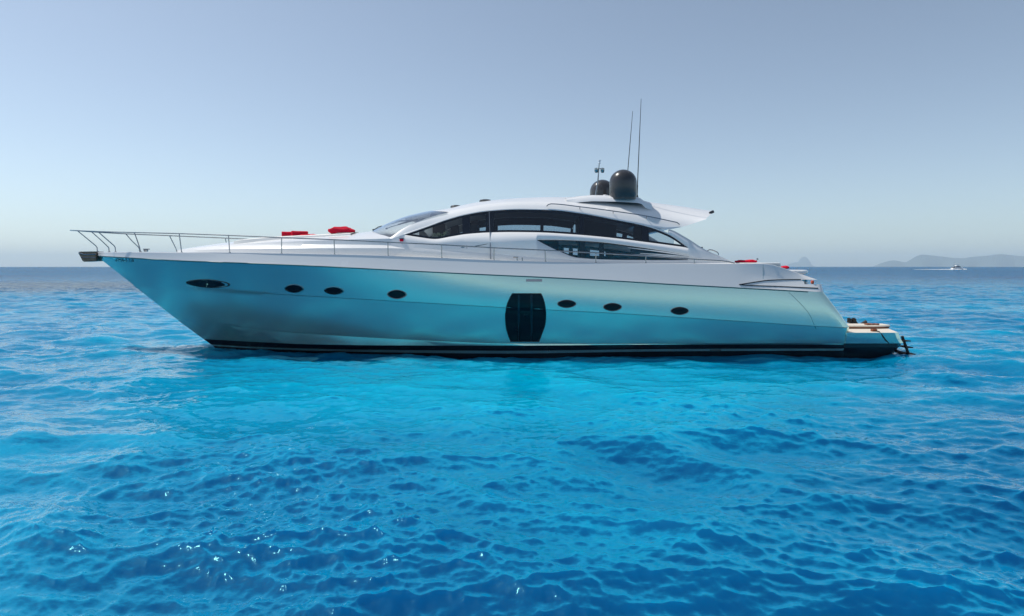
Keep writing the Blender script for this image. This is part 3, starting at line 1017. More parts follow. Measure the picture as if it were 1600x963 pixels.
# windshield
bot_c, bot_s = L(583, 361.4, 0), L(610, 372.2, 1.70)
top_c, top_s = L(671, 331, 0), e2[i0].copy()
rows = []
for q in range(11):
    s = q/10
    c = bot_c.lerp(top_c, s); c.z += 0.10*math.sin(PI*s)
    # follow the pillar
    p = 608+(700-608)*s
    e = L(p, rim_y(p)+0.6, side_b(p, rim_y(p))-0.05)
    row = []
    for k in range(17):
        v = k/16*2-1
        row.append(Vector((c.x+(e.x-c.x)*v*v, abs(e.y)*v, c.z+(e.z-c.z)*abs(v)**2.2)))
    rows.append(row)
bm = bmesh.new(); add_grid(bm, rows)
ws = build('windshield', bm, M['shield'], yacht)
# dash under the windshield
bm = bmesh.new()
dash = [[Vector((p.x+0.12, p.y*0.95, p.z-0.10)) for p in rows[0]],
        [Vector((p.x+1.0, p.y*0.95, p.z-0.02)) for p in rows[0]],
        [Vector((p.x+1.5, p.y*0.95, p.z-0.5)) for p in rows[0]]]
add_grid(bm, dash)
build('dashboard', bm, M['sofa'], yacht)
def wiper(pts):
    bm = bmesh.new()
    add_tube(bm, pts, 0.014, 6)
    a, b = pts[-1], pts[-2]
    d = (a-b).normalized()
    add_box(bm, pts[0], (0.07, 0.06, 0.06), 0.015)
    add_tube(bm, [a-d*0.62+Vector((0, 0, .012)), a-d*0.3+Vector((0, 0, .03)), a+d*0.12], 0.020, 6)
    build('wiper', bm, M['black'], ws)
wiper([L(583.5, 359.5, 0.35), L(592, 354.5, 0.35), L(604, 351.8, 0.4), L(625, 346.2, 0.5), L(640, 345.0, 0.55)])
wiper([L(604, 357.4, 1.0), L(612, 354.4, 1.0), L(626, 350.6, 1.05), L(648, 344.6, 1.15)])

# roof fittings
def roof_point(px, b):
    s = 1-abs(b)/1.55
    yr, yc = rim_y(px), crown_y(px)
    a = L(px, yr, 1.55); c = L(px, yc, 0)
    return Vector(((px-800)*(YC-b)/FPX, -b, a.z+(c.z-a.z)*math.sin(PI/2*max(0, s))**0.95))
for px, b, w in ((712.5, 0.15, 0.20), (758.5, 0.2, 0.22)):
    p = roof_point(px, b)
    bm = bmesh.new()
    prof = [(w*1.0, -0.05), (w, 0.012), (w*0.86, 0.045), (w*0.4, 0.062), (0, 0.066)]
    add_lathe(bm, prof, p, 24)
    build('roof_vent', bm, M['dome'], roof)
gp = pch([(856, 321.5), (857.5, 319.4), (861, 318.8), (905, 323.2), (960, 330.3), (1010, 337.8), (1050, 346.2), (1058, 348), (1061, 350.2)])
for s in (1, -1):
    bm = bmesh.new()
    pts = []
    for p in [854, 855, 857, 861] + list(np.arange(870, 1055, 8)) + [1058, 1061, 1061.5]:
        y = gp(p) if p not in (854, 1061.5) else (322.5 if p == 854 else 351.5)
        v = L(p, y, side_b(min(p, 1040), y)+0.05); v.y *= s
        pts.append(v)
    add_tube(bm, pts, 0.017, 8)
    for p in (906, 958, 1010):
        y = gp(p)
        v = L(p, y, side_b(p, y)+0.05); u = L(p, y+3.6, side_b(p, y+3.6)-0.02)
        v.y *= s; u.y *= s
        add_tube(bm, [v, u], 0.013, 6)
    build('grab_rail', bm, M['steel'], roof)
bm = bmesh.new()
pr = [(884, 310.2), (905, 307.2), (925, 305.6), (960, 306.4), (994, 308.4), (1000, 310.2), (1006, 314.5), (1016, 317.2)]
rows = []
for p, y in pr:
    e = [L(p, y+9 + (0 if 900 < p < 1002 else 2), 1.32), L(p, y+2.6, 1.24), L(p, y+0.6, 1.05)]
    e = [Vector(((p-800)*(YC-1.0)/FPX, q.y, q.z)) for q in e]
    c = L(p, y, 0.9)
    z = c.z
    rows.append([e[0], e[1], Vector((e[1].x, -1.02, z)), Vector((e[1].x, -0.4, z+0.02)), Vector((e[1].x, 0.4, z+0.02)), Vector((e[1].x, 1.02, z)), Vector((e[1].x, -e[1].y, e[1].z)), Vector((e[0].x, -e[0].y, e[0].z))])
add_grid(bm, rows)
build('dome_plinth', bm, M['white'], roof, smooth=40)
def dome(px, ybase, ytop, b, rpx):
    Y = YC-b
    base = L(px, ybase, b)
    r = rpx*Y/FPX
    h = (ybase-ytop)*Y/FPX
    prof = [(0.0, -0.12), (r*0.97, -0.12), (r*0.98, 0.02), (r, 0.05), (r, h-r*0.98)]
    for k in range(1, 11):
        a = PI/2*k/10
        prof.append((r*math.cos(a), h-r*0.98+r*0.98*math.sin(a)))
    bm = bmesh.new(); add_lathe(bm, prof, base, 40)
    build('radar_dome', bm, M['dome'], yacht, smooth=50)
dome(973.5, 307.2, 265.2, 1.0, 21.3)
dome(941.0, 309, 281, -0.9, 19.3)
def antenna(p0, p1, b):
    a, c = L(*p0, b), L(*p1, b)
    bm = bmesh.new()
    add_tube(bm, [a, a.lerp(c, 0.12), a.lerp(c, 0.13), a.lerp(c, 0.6), c], [0.026, 0.024, 0.017, 0.014, 0.008], 8)
    add_lathe(bm, [(0.05, -0.06), (0.05, 0.03), (0.03, 0.10), (0, 0.10)], a, 12)
    build('antenna', bm, M['dome'], yacht, smooth=60)
antenna((977.5, 309), (988.6, 174), -0.7)
antenna((995.2, 309), (1001.8, 154.5), 0.75)
bm = bmesh.new()
add_tube(bm, [L(930.5, 308, 0.6), L(934, 285, 0.6), L(936.5, 254, 0.6)], [0.03, 0.024, 0.02], 8)
lm = build('light_mast', bm, M['steel'], yacht)
bm = bmesh.new(); add_lathe(bm, [(0, -0.01), (0.04, -0.01), (0.045, 0.0), (0.03, 0.015), (0.03, 0.07), (0.05, 0.08), (0.05, 0.10), (0, 0.11)], L(936.7, 255.3, 0.6), 14); build('masthead_lamp', bm, M['lamp'], lm)
bm = bmesh.new(); add_tube(bm, [L(930.5, 263.8, 0.6), L(942.5, 263.8, 0.6)], 0.016, 8); build('cross_arm', bm, M['steel'], lm)
for px in (931.8, 941.4):
    bm = bmesh.new()
    add_lathe(bm, [(0, -0.12), (0.05, -0.11), (0.07, -0.05), (0.07, 0.03), (0.05, 0.05), (0, 0.055)], L(px, 265, 0.62), 14)
    build('deck_lamp', bm, M['steel'], lm)
bm = bmesh.new(); add_lathe(bm, [(0.10, -0.03), (0.10, 0.0), (0.085, 0.04), (0, 0.055)], L(946, 306.6, 0.7), 18); build('satellite_puck', bm, M['white'], roof)
bm = bmesh.new()
a = L(1108, 333, 1.45)
add_tube(bm, [a, a+Vector((0.07, 0, 0.02)), a+Vector((0.15, 0, 0.05))], [0.03, 0.05, 0.05], 10)
build('stern_camera', bm, M['dome'], roof)

# small fittings on the cabin side
for s in (1, -1):
    bm = bmesh.new()
    v = L(627.5, 375.5, side_b(627.5, 375.5)+0.03); v.y *= s
    add_box(bm, v, (0.12, 0.06, 0.09), 0.02)
    nl = build('navigation_light', bm, M['red'] if s == 1 else M['leaf'], yacht)
    bm = bmesh.new(); add_box(bm, v+Vector((0, 0, 0.06)), (0.16, 0.08, 0.025), 0.008)
    build('lamp_hood', bm, M['steel'], nl)
    bm = bmesh.new()
    v = L(723, 386.2, side_b(723, 386.2)+0.01); v.y *= s
    add_box(bm, v, (0.11, 0.02, 0.05), 0.008)
    build('door_latch', bm, M['steel'], yacht)
    for x, y0, y1 in ((729.3, 367.5, 404), ):
        bm = bmesh.new()
        pts = []
        for y in np.linspace(y0, y1, 9):
            v = L(x + (y-y0)*0.012, y, side_b(x, min(y, E_y(x)))+0.001 + max(0, (y-E_y(x)))*0.0135); v.y *= s; pts.append(v)
        add_tube(bm, pts, 0.008, 6)
        build('panel_joint', bm, M['rubber'], yacht)
    bm = bmesh.new()
    cl = pch([(640, 388.4), (700, 392), (760, 396.5), (855, 404)])
    pts = []
    for p in np.linspace(742, 846, 20):
        y = pch([(742, 385), (780, 378.6), (815, 375.6), (846, 375.2)])(p)
        v = L(p, y, side_b(p, y)+0.002); v.y *= s; pts.append(v)
    add_tube(bm, pts, 0.009, 6)
    build('panel_joint', bm, M['rubber'], yacht)
    # slanting joint at the cabin foot
    bm = bmesh.new()
    v0 = L(640, 388.6, side_b(640, 388.6)+0.01); v1 = L(663, 400.6, side_b(663, 392)+0.13)
    v0.y *= s; v1.y *= s
    add_tube(bm, [v0, v1], 0.008, 6)
    build('panel_joint', bm, M['rubber'], yacht)
    # vertical boarding-pole
    bm = bmesh.new()
    a = L(764.4, 331, 1.78); c = L(766.8, 405, 2.22); a.y *= s; c.y *= s
    add_tube(bm, [a, c], 0.014, 8)
    build('support_pole', bm, M['steel'], yacht)
    # bitt on the side deck
    bm = bmesh.new()
    for q0, q1 in (((802, 402.3), (809.5, 402.6)),):
        a, c = L(*q0, 2.5), L(*q1, 2.5); a.y *= s; c.y *= s
        add_tube(bm, [a, c], 0.02, 8)
    for q in (808, 816):
        a, c = L(q, 401.8 if q == 808 else 402.6, 2.5), L(q+0.3, 409, 2.5); a.y *= s; c.y *= s
        add_tube(bm, [a, c], 0.02, 8)
        build('mooring_bitt', bm, M['steel'], yacht)
        bm = bmesh.new()
    bm.free()
    # grab loop at the aft end of the cabin
    bm = bmesh.new()
    pts = [L(x, y, 1.9) for x, y in ((1105.5, 394), (1106, 391.6), (1109, 390.4), (1114, 391.2), (1121, 394.4), (1122.6, 396.6), (1122.8, 399))]
    for p in pts: p.y *= s
    add_tube(bm, pts, 0.016, 8)
    build('grab_rail', bm, M['steel'], yacht)
    # fairlead posts in the quarter opening
    bm = bmesh.new()
    add_tube(bm, [Vector((q.x, q.y*s, q.z)) for q in (L(1254, 437.2, 2.56), L(1254.3, 441, 2.56), L(1254, 444.4, 2.56))], [0.05, 0.035, 0.05], 8)
    build('fairlead', bm, M['steel'], yacht)
    bm = bmesh.new()
    add_tube(bm, [Vector((q.x, q.y*s, q.z)) for q in (L(1259.5, 437.2, 2.56), L(1259.3, 441, 2.56), L(1259.5, 444.4, 2.56))], [0.05, 0.035, 0.05], 8)
    build('fairlead', bm, M['steel'], yacht)
    bm = bmesh.new()
    add_box(bm, Vector(((1256.5-800)*20.4/FPX, -2.42*s, L(1256, 441, 2.5).z)), (0.13, 0.1, 0.12), 0.02)
    build('mooring_winch', bm, M['steel'], yacht)
    bm = bmesh.new()
    add_lathe(bm, [(0, -0.06), (0.04, -0.05), (0.055, 0.0), (0.04, 0.05), (0, 0.06)], Vector((L(1269.5, 441.2, 2.6).x, -2.6*s, L(1269.5, 441.2, 2.6).z)), 12)
    build('stern_light', bm, M['orange'], yacht)

# aft superstructure filling between the cabin tails: raised aft pad
rows = []
for p in np.arange(1040, 1153, 8):
    y = tail_y(p)+1.2 if p > 1047 else 360
    e = L(p, y, side_b(p, y)-0.06)
    rows.append([Vector((e.x, e.y*k, e.z-0.25)) for k in (1, 0.8, -0.8, -1)])
# guard rail
rl = pch([(110, 360), (121, 360.6), (153, 362), (210, 363.6), (280, 365.3), (357, 368), (440, 371.6), (522, 374.8), (606, 378.8), (690, 382.8), (772, 387.5), (852, 391.3), (931, 395.4), (1009, 400), (1085, 405.4), (1130, 408), (1148, 411.5)])
def rail_b(px):
    if px < 200:
        return pch([(110, 0.03), (114, .18), (121, .38), (153, .80), (200, 1.06)])(px)
    return S_b(px)-0.09 if px > 240 else 1.06 + (S_b(240)-0.09-1.06)*(px-200)/40
gr_pts = [L(p, rl(p), rail_b(p)) for p in [110, 111, 112.5, 115, 118, 121, 128, 136, 145, 153] + list(np.arange(165, 1148, 9)) + [1148]]
bm = bmesh.new()
full = [Vector((p.x, -p.y, p.z)) for p in gr_pts[::-1]] + gr_pts
add_tube(bm, full, 0.019, 8)
rail = build('guard_rail', bm, M['steel'], yacht, smooth=60)
posts = []
for p, f in ((280, 284), (357, 359), (440, 440), (522, 522.8), (606, 606.5), (690, 690.2), (772, 771.5), (852, 852.2), (931, 931), (1009, 1009), (1085, 1085)):
    posts.append([L(p, rl(p), rail_b(p)), L(f, S_y(f)+1.2, S_b(f)-0.08)])
posts.append([L(121, 360.8, .38), L(136, 373, .36), L(149.5, 384.2, .33), L(151.6, 386.8, .33), L(152.2, 394, .33)])
posts.append([L(153, 362.2, .80), L(166, 373.5, .74), L(178, 384, .72), L(180, 387, .72), L(180.6, 395, .72)])
posts.append([L(210, 364, 1.12), L(214.5, 376, 1.15), L(217.5, 385, 1.18), L(220, 395, 1.2)])
for pts in posts:
    for s in (1, -1):
        bm = bmesh.new()
        add_tube(bm, [Vector((p.x, p.y*s, p.z)) for p in pts], 0.017, 8)
        add_lathe(bm, [(0.045, -0.02), (0.045, 0.006), (0.02, 0.02), (0, 0.02)], Vector((pts[-1].x, pts[-1].y*s, pts[-1].z+0.02)), 10)
        build('stanchion', bm, M['steel'], rail, smooth=60)
for s in (1, -1):
    bm = bmesh.new()
    c = L(228, 391.6, 1.0) if s == 1 else None
    c = Vector((L(228, 391.6, -0.9).x, -0.9*-1, L(228, 391.6, -0.9).z)) if s == 1 else None
    if s == 1:
        add_box(bm, c, (0.14, 0.10, 0.09), 0.02)
        add_tube(bm, [c+Vector((-0.1, 0, 0.05)), c+Vector((0.14, 0, 0.05))], 0.018, 8)
        build('mooring_cleat', bm, M['steel'], yacht)
    else:
        bm.free()

# sunpads
bm = bmesh.new()
rows = []
for p in np.linspace(385, 560, 24):
    y = T0_y(p)
    hwid = min(1.15, D_b(p)-0.45)
    c = L(p, y, 0)
    rows.append([Vector((c.x, k*hwid, c.z+(0.02 if abs(k) < 1 else -0.10)-0.10*k*k)) for k in (-1, -0.95, -0.5, 0, 0.5, 0.95, 1)])
add_grid(bm, rows)
build('sunpad', bm, M['pad'], yacht, smooth=50)
bm = bmesh.new()
add_box(bm, (8.0, 0, L(1160, 411, 0.5).z-0.08), (1.75, 3.6, 0.16), 0.05)
build('sunpad', bm, M['pad'], yacht)

# interior
zf = 2.75
bm = bmesh.new()
add_box(bm, (1.6, 0, zf), (8.8, 3.4, 0.06), 0.01)
build('cabin_floor', bm, M['liner'], yacht)
def ibox(name, px0, px1, y0, y1, b, th, mat, bev=0.05):
    a, c = L(px0, y0, b), L(px1, y1, b)
    bm = bmesh.new()
    add_box(bm, ((a.x+c.x)/2, -b, (a.z+c.z)/2), (abs(c.x-a.x), th, abs(a.z-c.z)), bev)
    build(name, bm, mat, yacht)
ibox('helm_seat', 735, 747, 352, 400, 0.6, 0.6, M['sofa'])
ibox('helm_seat', 737, 749, 352, 400, -0.6, 0.6, M['sofa'])
ibox('sofa', 775, 872, 366, 400, -0.9, 0.8, M['sofa'])
ibox('galley_cabinet', 900, 962, 340, 379, -1.25, 0.5, M['sofa'], 0.03)
ibox('cabin_bulkhead', 905, 909, 338, 403, -0.9, 1.2, M['liner'], 0.01)
ibox('curtain', 704, 716, 342, 372, -1.62, 0.08, M['curtain'], 0.03)
ibox('curtain', 736, 747, 336, 372, -1.62, 0.08, M['curtain'], 0.03)
ibox('curtain', 676, 696, 345, 366, -1.58, 0.08, M['curtain'], 0.03)
ibox('curtain', 996, 1004, 352, 384, 0.6, 1.6, M['curtain'], 0.02)
ibox('dark_backing', 985, 1098, 386, 409, 1.93, 0.03, M['navy'], 0.005)  # dark sheet added behind the louvres to keep the window from showing pale
ibox('coffee_table', 800, 850, 366, 369, 0.3, 0.7, M['sofa'], 0.01)

# swim platform
zp = L(1360, 519.6, 2.75).z
out_ = [(10.50, -2.74), (10.54, -2.785), (12.02, -2.785), (12.20, -2.66), (12.36, -2.2), (12.75, -1.0), (12.85, -0.3), (12.85, 0.15), (10.50, 0.15)]
bm = bmesh.new()
def slab(bm, out_, z0, z1, mat=0):
    lo_ = [bm.verts.new((x, y, z0)) for x, y in out_]; hi_ = [bm.verts.new((x, y, z1)) for x, y in out_]
    n = len(out_)
    fs = [bm.faces.new(lo_[::-1]), bm.faces.new(hi_)]
    for k in range(n):
        fs.append(bm.faces.new((lo_[k], lo_[(k+1) % n], hi_[(k+1) % n], hi_[k])))
    for f in fs: f.material_index = mat
scaled = lambda q, dx, dy: [(x+dx*(1 if x > 11 else 0), y+dy*(1 if y < 0 else -1)) for x, y in q]
zb = L(1360, 537.2, 2.75).z
# side shell tapers under the aft end
rows = []
nO = len(out_)
levels = [(zp-0.005, 0.0, 0.0), (zp-0.05, 0.03, 0.0), (zp-0.22, 0.12, 0.06), (zb, 0.24, 0.10), (zb-0.002, 0.20, 0.13), (zb-0.14, 0.14, 0.15), (zb-0.15, 0.12, 0.17), (0.12, 0.0, 0.22), (-0.2, -0.4, 0.3)]
mats_l = [0, 0, 0, 1, 1, 1, 1, 1]
vs = []
for z, dx, dy in levels:
    vs.append([bm.verts.new((x + (dx if x > 11.5 else 0), y + (dy if y < 0 else 0), z)) for x, y in out_])
for a, b, mi in zip(vs[:-1], vs[1:], mats_l):
    for k in range(nO):
        f = bm.faces.new((a[k], a[(k+1) % nO], b[(k+1) % nO], b[k])); f.material_index = mi
f = bm.faces.new(vs[0]); f.material_index = 2
f = bm.faces.new(vs[-1][::-1]); f.material_index = 1
plat = build('swim_platform', bm, [M['hull'], M['boot'], M['cream']], yacht, smooth=30)
bm = bmesh.new()
for dy in (0.0, 0.36):
    a, c = L(1409.5, 525.5, 2.3-dy), L(1420.5, 556, 2.3-dy)
    add_tube(bm, [a, a.lerp(c, 0.5), c, c+Vector((0.02, 0, -0.2))], 0.045, 8)
for k in (0.25, 0.58, 0.92):
    a = L(1409.5, 525.5, 2.36).lerp(L(1420.5, 556, 2.36), k)
    add_box(bm, a+Vector((0.10, 0.24, 0)), (0.24, 0.52, 0.035), 0.01)
add_tube(bm, [L(1400, 548.5, 2.3), L(1413, 553, 2.3)], 0.05, 8)
build('boarding_ladder', bm, M['rubber'], plat)

# things lying about on the yacht
def thing_obj(name, bm, mat, label, cat, group=None, smooth=60):
    o = build(name, bm, mat, smooth=smooth)
    return tag(o, label, cat, group)
def shift(p):
    return Vector((p.x, p.y+YC, p.z))
def blob_cloth(name, px0, px1, ytop, ybot, b, dep, mat, label, cat, sag=0.0, seed=0, pw=0.55, group=None):
    r = random.Random(seed)
    a, c = L(px0, ybot, b), L(px1, ybot, b)
    h = L(px0, ytop, b).z-a.z
    cx, hwid = (a.x+c.x)/2, (c.x-a.x)/2
    ph = [r.uniform(0, 6.28) for _ in range(6)]
    bm = bmesh.new()
    bmesh.ops.create_uvsphere(bm, u_segments=40, v_segments=22, radius=1.0)
    for v in bm.verts:
        q = v.co.copy()
        sgn = lambda t, e: math.copysign(abs(t)**e, t)
        x, y, z = sgn(q.x, pw), sgn(q.y, pw), sgn(q.z, 0.8)
        w = 0.06*math.sin(5*q.x+ph[0])*math.cos(4*q.y+ph[1]) + 0.04*math.sin(11*q.x+3*q.z+ph[2]) + 0.03*math.sin(13*q.y+7*q.x+ph[3])
        z = z*(1-sag*q.x*q.x)
        v.co = Vector((cx+x*hwid*(1+w*0.6), -b+y*dep*(1+w), a.z+h*0.5*(1+z+w*(1.5 if q.z > 0 else 0.3))))
    for v in bm.verts: v.co.y += YC
    return thing_obj(name, bm, mat, label, cat, group)
def rolled(name, px0, px1, ytop, ybot, b, label, tilt):
    """towel rolled up, lying across the sunpad"""
    a, c = L(px0, ybot, b), L(px1, ybot, b)
    h = L(px0, ytop, b).z-a.z
    r0 = h/2
    bm = bmesh.new()
    pts = []
    n = 100
    turns = 3.2
    p0 = Vector((a.x+0.02, -b+YC, a.z+r0)); p1 = Vector((c.x-0.02, -b+YC+tilt, a.z+r0))
    ax = (p1-p0).normalized(); u = Vector((0, 0, 1)); v = ax.cross(u).normalized()
    rows = []
    for k in range(n+1):
        t = k/n*turns*2*PI
        rr = r0*(0.22+0.78*k/n)
        d = u*math.cos(t)*rr + v*math.sin(t)*rr
        wv = 0.006*math.sin(9*t)
        rows.append([p0+d-ax*wv, p0+ax*0.02+d*1.02, p0.lerp(p1, 0.35)+d*0.97, p0.lerp(p1, 0.7)+d*1.01, p1-ax*0.02+d*1.02, p1+d+ax*wv])
    add_grid(bm, rows)
    o = thing_obj(name, bm, M['red'], label, 'towel', 'red towels rolled on the foredeck')
    sd = o.modifiers.new('thick', 'SOLIDIFY'); sd.thickness = 0.02
    return o
rolled('rolled_towel', 439.5, 462, 361.8, 370.6, 0.35, 'red rolled towel lying frontmost on the foredeck, nearer the bow', 0.12)
rolled('rolled_towel', 455, 477, 360.6, 370.8, 0.55, 'red rolled towel resting against the flat spread red towel on the foredeck', 0.30)
blob_cloth('spread_towel', 468, 499, 366.0, 371.0, 0.3, 0.35, M['red'], 'red towel spread low and flat on the foredeck behind the two rolls', 'towel', 0.4, 2, 0.8)
blob_cloth('red_pillow', 513.5, 554, 354.8, 368.0, 0.4, 0.34, M['red'], 'plump red pillow propped on the foredeck in front of the windshield', 'pillow', 0.55, 4, 0.62)
blob_cloth('folded_towel', 522, 562, 364.4, 369.4, 0.45, 0.4, M['greycloth'], 'grey folded towel lying beneath the plump red pillow', 'towel', 0.5, 6, 0.6)
blob_cloth('red_pillow', 1150, 1167, 406.6, 412.0, 0.9, 0.3, M['red'], 'red pillow lying on the aft sunpad behind the cabin', 'pillow', 0.4, 8, 0.7)
blob_cloth('red_pillow', 1163, 1180.5, 406.0, 412.0, 0.7, 0.3, M['red'], 'red pillow on the aft sunpad next to the thin steel staff', 'pillow', 0.4, 9, 0.7)
blob_cloth('red_bag', 1223.5, 1230, 415.6, 420.5, 0.9, 0.25, M['red'], 'small red bag at the stern, half hidden behind the sloping quarter', 'bag', 0.3, 10, 0.7)
bm = bmesh.new()
add_tube(bm, [shift(L(1179.5, 412, 0.7)), shift(L(1183.6, 405, 0.7))], 0.014, 8)
add_lathe(bm, [(0.03, -0.02), (0.03, 0.02), (0, 0.03)], shift(L(1183.6, 405, 0.7)), 10)
st_ = build('flag_staff', bm, M['steel'], yacht)
for v in st_.data.vertices: v.co.y -= YC

# tender behind the stern: inflatable tube boat on the aft well
td = empty('inflatable_tender', shift(Vector((L(1250, 430, -0.3).x, 0.3, 0))))
tag(td, 'white inflatable tender stowed at the stern with its blunt end showing above the quarter', 'tender')
ox, oy = td.location.x, td.location.y
def tl(px, y, b): 
    v = shift(L(px, y, b)); v.x -= ox; v.y -= oy; return v
bm = bmesh.new()
zt = L(1255, 425.6, 0.0).z
path = []
for k in range(25):
    a = -PI/2+PI*k/24
    path.append(Vector((9.9-0.0+0.36*math.cos(a)-0.36-ox+0.62, 0.72*math.sin(a), zt)))
path = [Vector((8.8-ox, -0.72, zt+0.02))] + path + [Vector((8.8-ox, 0.72, zt+0.02))]
add_tube(bm, path, 0.085, 12)
build('tube', bm, M['white'], td)
bm = bmesh.new()
add_box(bm, (9.55-ox, 0, zt-0.10), (1.3, 1.15, 0.10), 0.03)
build('tender_floor', bm, M['greycloth'], td)
bm = bmesh.new()
add_tube(bm, [Vector((9.2-ox, -0.70, zt-0.09)), Vector((10.15-ox, -0.55, zt-0.10)), Vector((10.22-ox, 0, zt-0.12))], 0.035, 8)
build('keel_strake', bm, M['rubber'], td)

# on the platform
bm = bmesh.new()
bz = zp
def board(out2, z0, z1):
    lo_ = [bm.verts.new((x, y+YC, z0)) for x, y in out2]; hi_ = [bm.verts.new((x, y+YC, z1)) for x, y in out2]
    n = len(out2)
    bm.faces.new(lo_[::-1]); bm.faces.new(hi_)
    for k in range(n):
        bm.faces.new((lo_[k], lo_[(k+1) % n], hi_[(k+1) % n], hi_[k]))
ps = empty('passerelle', (11.6, YC-1.0, bz))
tag(ps, 'cream gangway plank with dark edges lying on the swim platform', 'gangway')
def local(bm, c):
    for v in bm.verts: v.co -= Vector(c)
board([(10.5, -1.55), (12.1, -1.55), (12.68, -1.45), (12.78, -1.25), (12.78, -0.75), (10.5, -0.75)], bz+0.055, bz+0.10)
bmesh.ops.bevel(bm, geom=bm.edges[:], offset=0.012, segments=1, affect='EDGES')
local(bm, ps.location); build('plank', bm, M['cream'], ps)
bm = bmesh.new()
board([(10.5, -1.52), (12.1, -1.52), (12.66, -1.42), (12.76, -1.25), (12.76, -0.78), (10.5, -0.78)], bz+0.0, bz+0.054)
local(bm, ps.location); build('plank_edge', bm, M['brown'], ps)
bm = bmesh.new()
for k in range(3):
    add_box(bm, (12.02+0.14*k, YC-1.25+0.03*(k % 2), bz+0.125), (0.13, 0.2, 0.05), 0.02, Matrix.Rotation(0.3*k, 3, 'Z'))
thing_obj('brown_bundle', bm, M['brown'], 'small brown bundle lying on top of the cream gangway plank', 'bundle')
bm = bmesh.new()
add_box(bm, shift(L(1365.5, 518.8, 2.4))+Vector((0, 0, 0.05)), (0.16, 0.14, 0.09), 0.02)
thing_obj('brown_block', bm, M['brown'], 'small dark brown block at the near edge of the swim platform beside the rope', 'block')
bm = bmesh.new()
c0 = L(1369, 519.2, 2.5); 
pts = [Vector((c0.x, -2.5, zp+0.02)), Vector((L(1374, 520, 2.7).x, -2.68, zp+0.02)), L(1377, 521.5, 2.785), L(1381, 527, 2.785), L(1384.5, 532, 2.775), L(1389, 536.6, 2.765)]
add_tube(bm, [shift(p) for p in pts], 0.016, 8)
thing_obj('mooring_rope', bm, M['rubber'], 'thin black rope hanging over the side of the swim platform', 'rope')
for px, lab, cat in ((1328.5, 'black upright rubber fin on the swim platform, the one touching the hull', 'fin'), (1335.5, 'black upright rubber fin on the swim platform, the one further from the hull', 'fin')):
    bm = bmesh.new()
    base = shift(L(px+1.2, 506.5, 0.25)); base.z = zp-0.01
    x0 = (px-800)*base.y/FPX
    zt_ = EYE-(497.2-HOR)*base.y/FPX
    add_tube(bm, [Vector((x0+0.04, base.y-0.05, zp)), Vector((x0+0.02, base.y, zp+0.10)), Vector((x0-0.02, base.y+0.02, zt_-0.12)), Vector((x0-0.01, base.y+0.02, zt_-0.02)), Vector((x0, base.y+0.02, zt_))], [0.075, 0.06, 0.085, 0.08, 0.03], 12)
    thing_obj('swim_fin', bm, M['rubber'], lab, cat, 'black fins on the swim platform')
bm = bmesh.new()
q = shift(L(1349, 504.6, 0.1)); q.z = zp+0.06
x0 = (1349-800)*q.y/FPX
add_tube(bm, [Vector((x0-0.12, q.y, zp+0.02)), Vector((x0, q.y, zp+0.06)), Vector((x0+0.1, q.y, zp+0.10))], [0.02, 0.05, 0.075], 10)
thing_obj('diving_mask', bm, M['rubber'], 'small low black mask lying on the far part of the swim platform', 'mask')

# flowers in the cabin
fl = empty('flower_arrangement', shift(L(690, 373.5, 1.15)))
tag(fl, 'cream flowers with green leaves standing behind the front cabin window', 'flowers')
bm = bmesh.new(); add_lathe(bm, [(0.0, -0.16), (0.10, -0.16), (0.12, -0.06), (0.09, 0.02), (0.0, 0.02)], (0, 0, 0), 16)
build('vase', bm, M['liner'], fl)
bm = bmesh.new()
rr = random.Random(3)
for k in range(70):
    a = rr.uniform(0, 2*PI); l = rr.uniform(0.12, 0.36); up_ = rr.uniform(-0.05, 0.9)
    d = Vector((math.cos(a), math.sin(a)*0.6, up_)).normalized()
    p = d*l; w = d.cross(Vector((0, 0, 1))).normalized()*0.022
    q0 = d*l*0.35
    bm.faces.new([bm.verts.new(v) for v in (q0, q0.lerp(p, 0.6)+w, p+Vector((0, 0, -0.03)), q0.lerp(p, 0.6)-w)])
for k in range(16):
    a = rr.uniform(0, 2*PI); l = rr.uniform(0.14, 0.32); d = Vector((math.cos(a), math.sin(a)*0.6-0.2, rr.uniform(0.0, 0.8))).normalized()
    c = d*l
    bm2 = bmesh.new()
    for j in range(6):
        b_ = 2*PI*j/6
        u = Vector((math.cos(b_), -0.35, math.sin(b_))).normalized(); v = u.cross(Vector((0, 1, 0))).normalized()*0.018
        bm2.faces.new([bm2.verts.new(x) for x in (c, c+u*0.04+v, c+u*0.075, c+u*0.04-v)])
    bmesh.ops.remove_doubles(bm2, verts=bm2.verts[:], dist=0.0001)
    build('blossom', bm2, M['petal'], fl, recalc=False)
build('leaves', bm, M['leaf'], fl, recalc=False)

# ------------------------------------------------------------------ distant cruiser under way
Dm = EYE/((421.2-HOR)/FPX)
mb = empty('cabin_cruiser', (W(1496, 421, Dm).x, Dm, 0.0))
tag(mb, 'small white cabin cruiser with flybridge speeding far off near the horizon', 'cruiser')
ml = 9.8
rows = []
for z, bw, xa, xb in ((0.0, 1.2, -4.6, 3.6), (0.5, 1.5, -4.7, 4.3), (1.3, 1.65, -4.8, 5.0), (1.35, 1.5, -4.7, 4.8)):
    row = []
    for k in range(25):
        t = k/24
        x = xa+(xb-xa)*t
        wv = bw*(1-max(0, (t-0.45)/0.55)**2.2)
        row.append(Vector((x, -wv, z+0.35*max(0, t-0.5)*(z > 0.2)*2)))
    rows.append(row)
bm = bmesh.new()
g1 = add_grid(bm, rows); g2 = add_grid(bm, mir(rows))
for k in range(24):
    bm.faces.new((g1[3][k], g1[3][k+1], g2[3][k+1], g2[3][k]))
for i in range(3):
    bm.faces.new((g1[i][0], g1[i+1][0], g2[i+1][0], g2[i][0]))
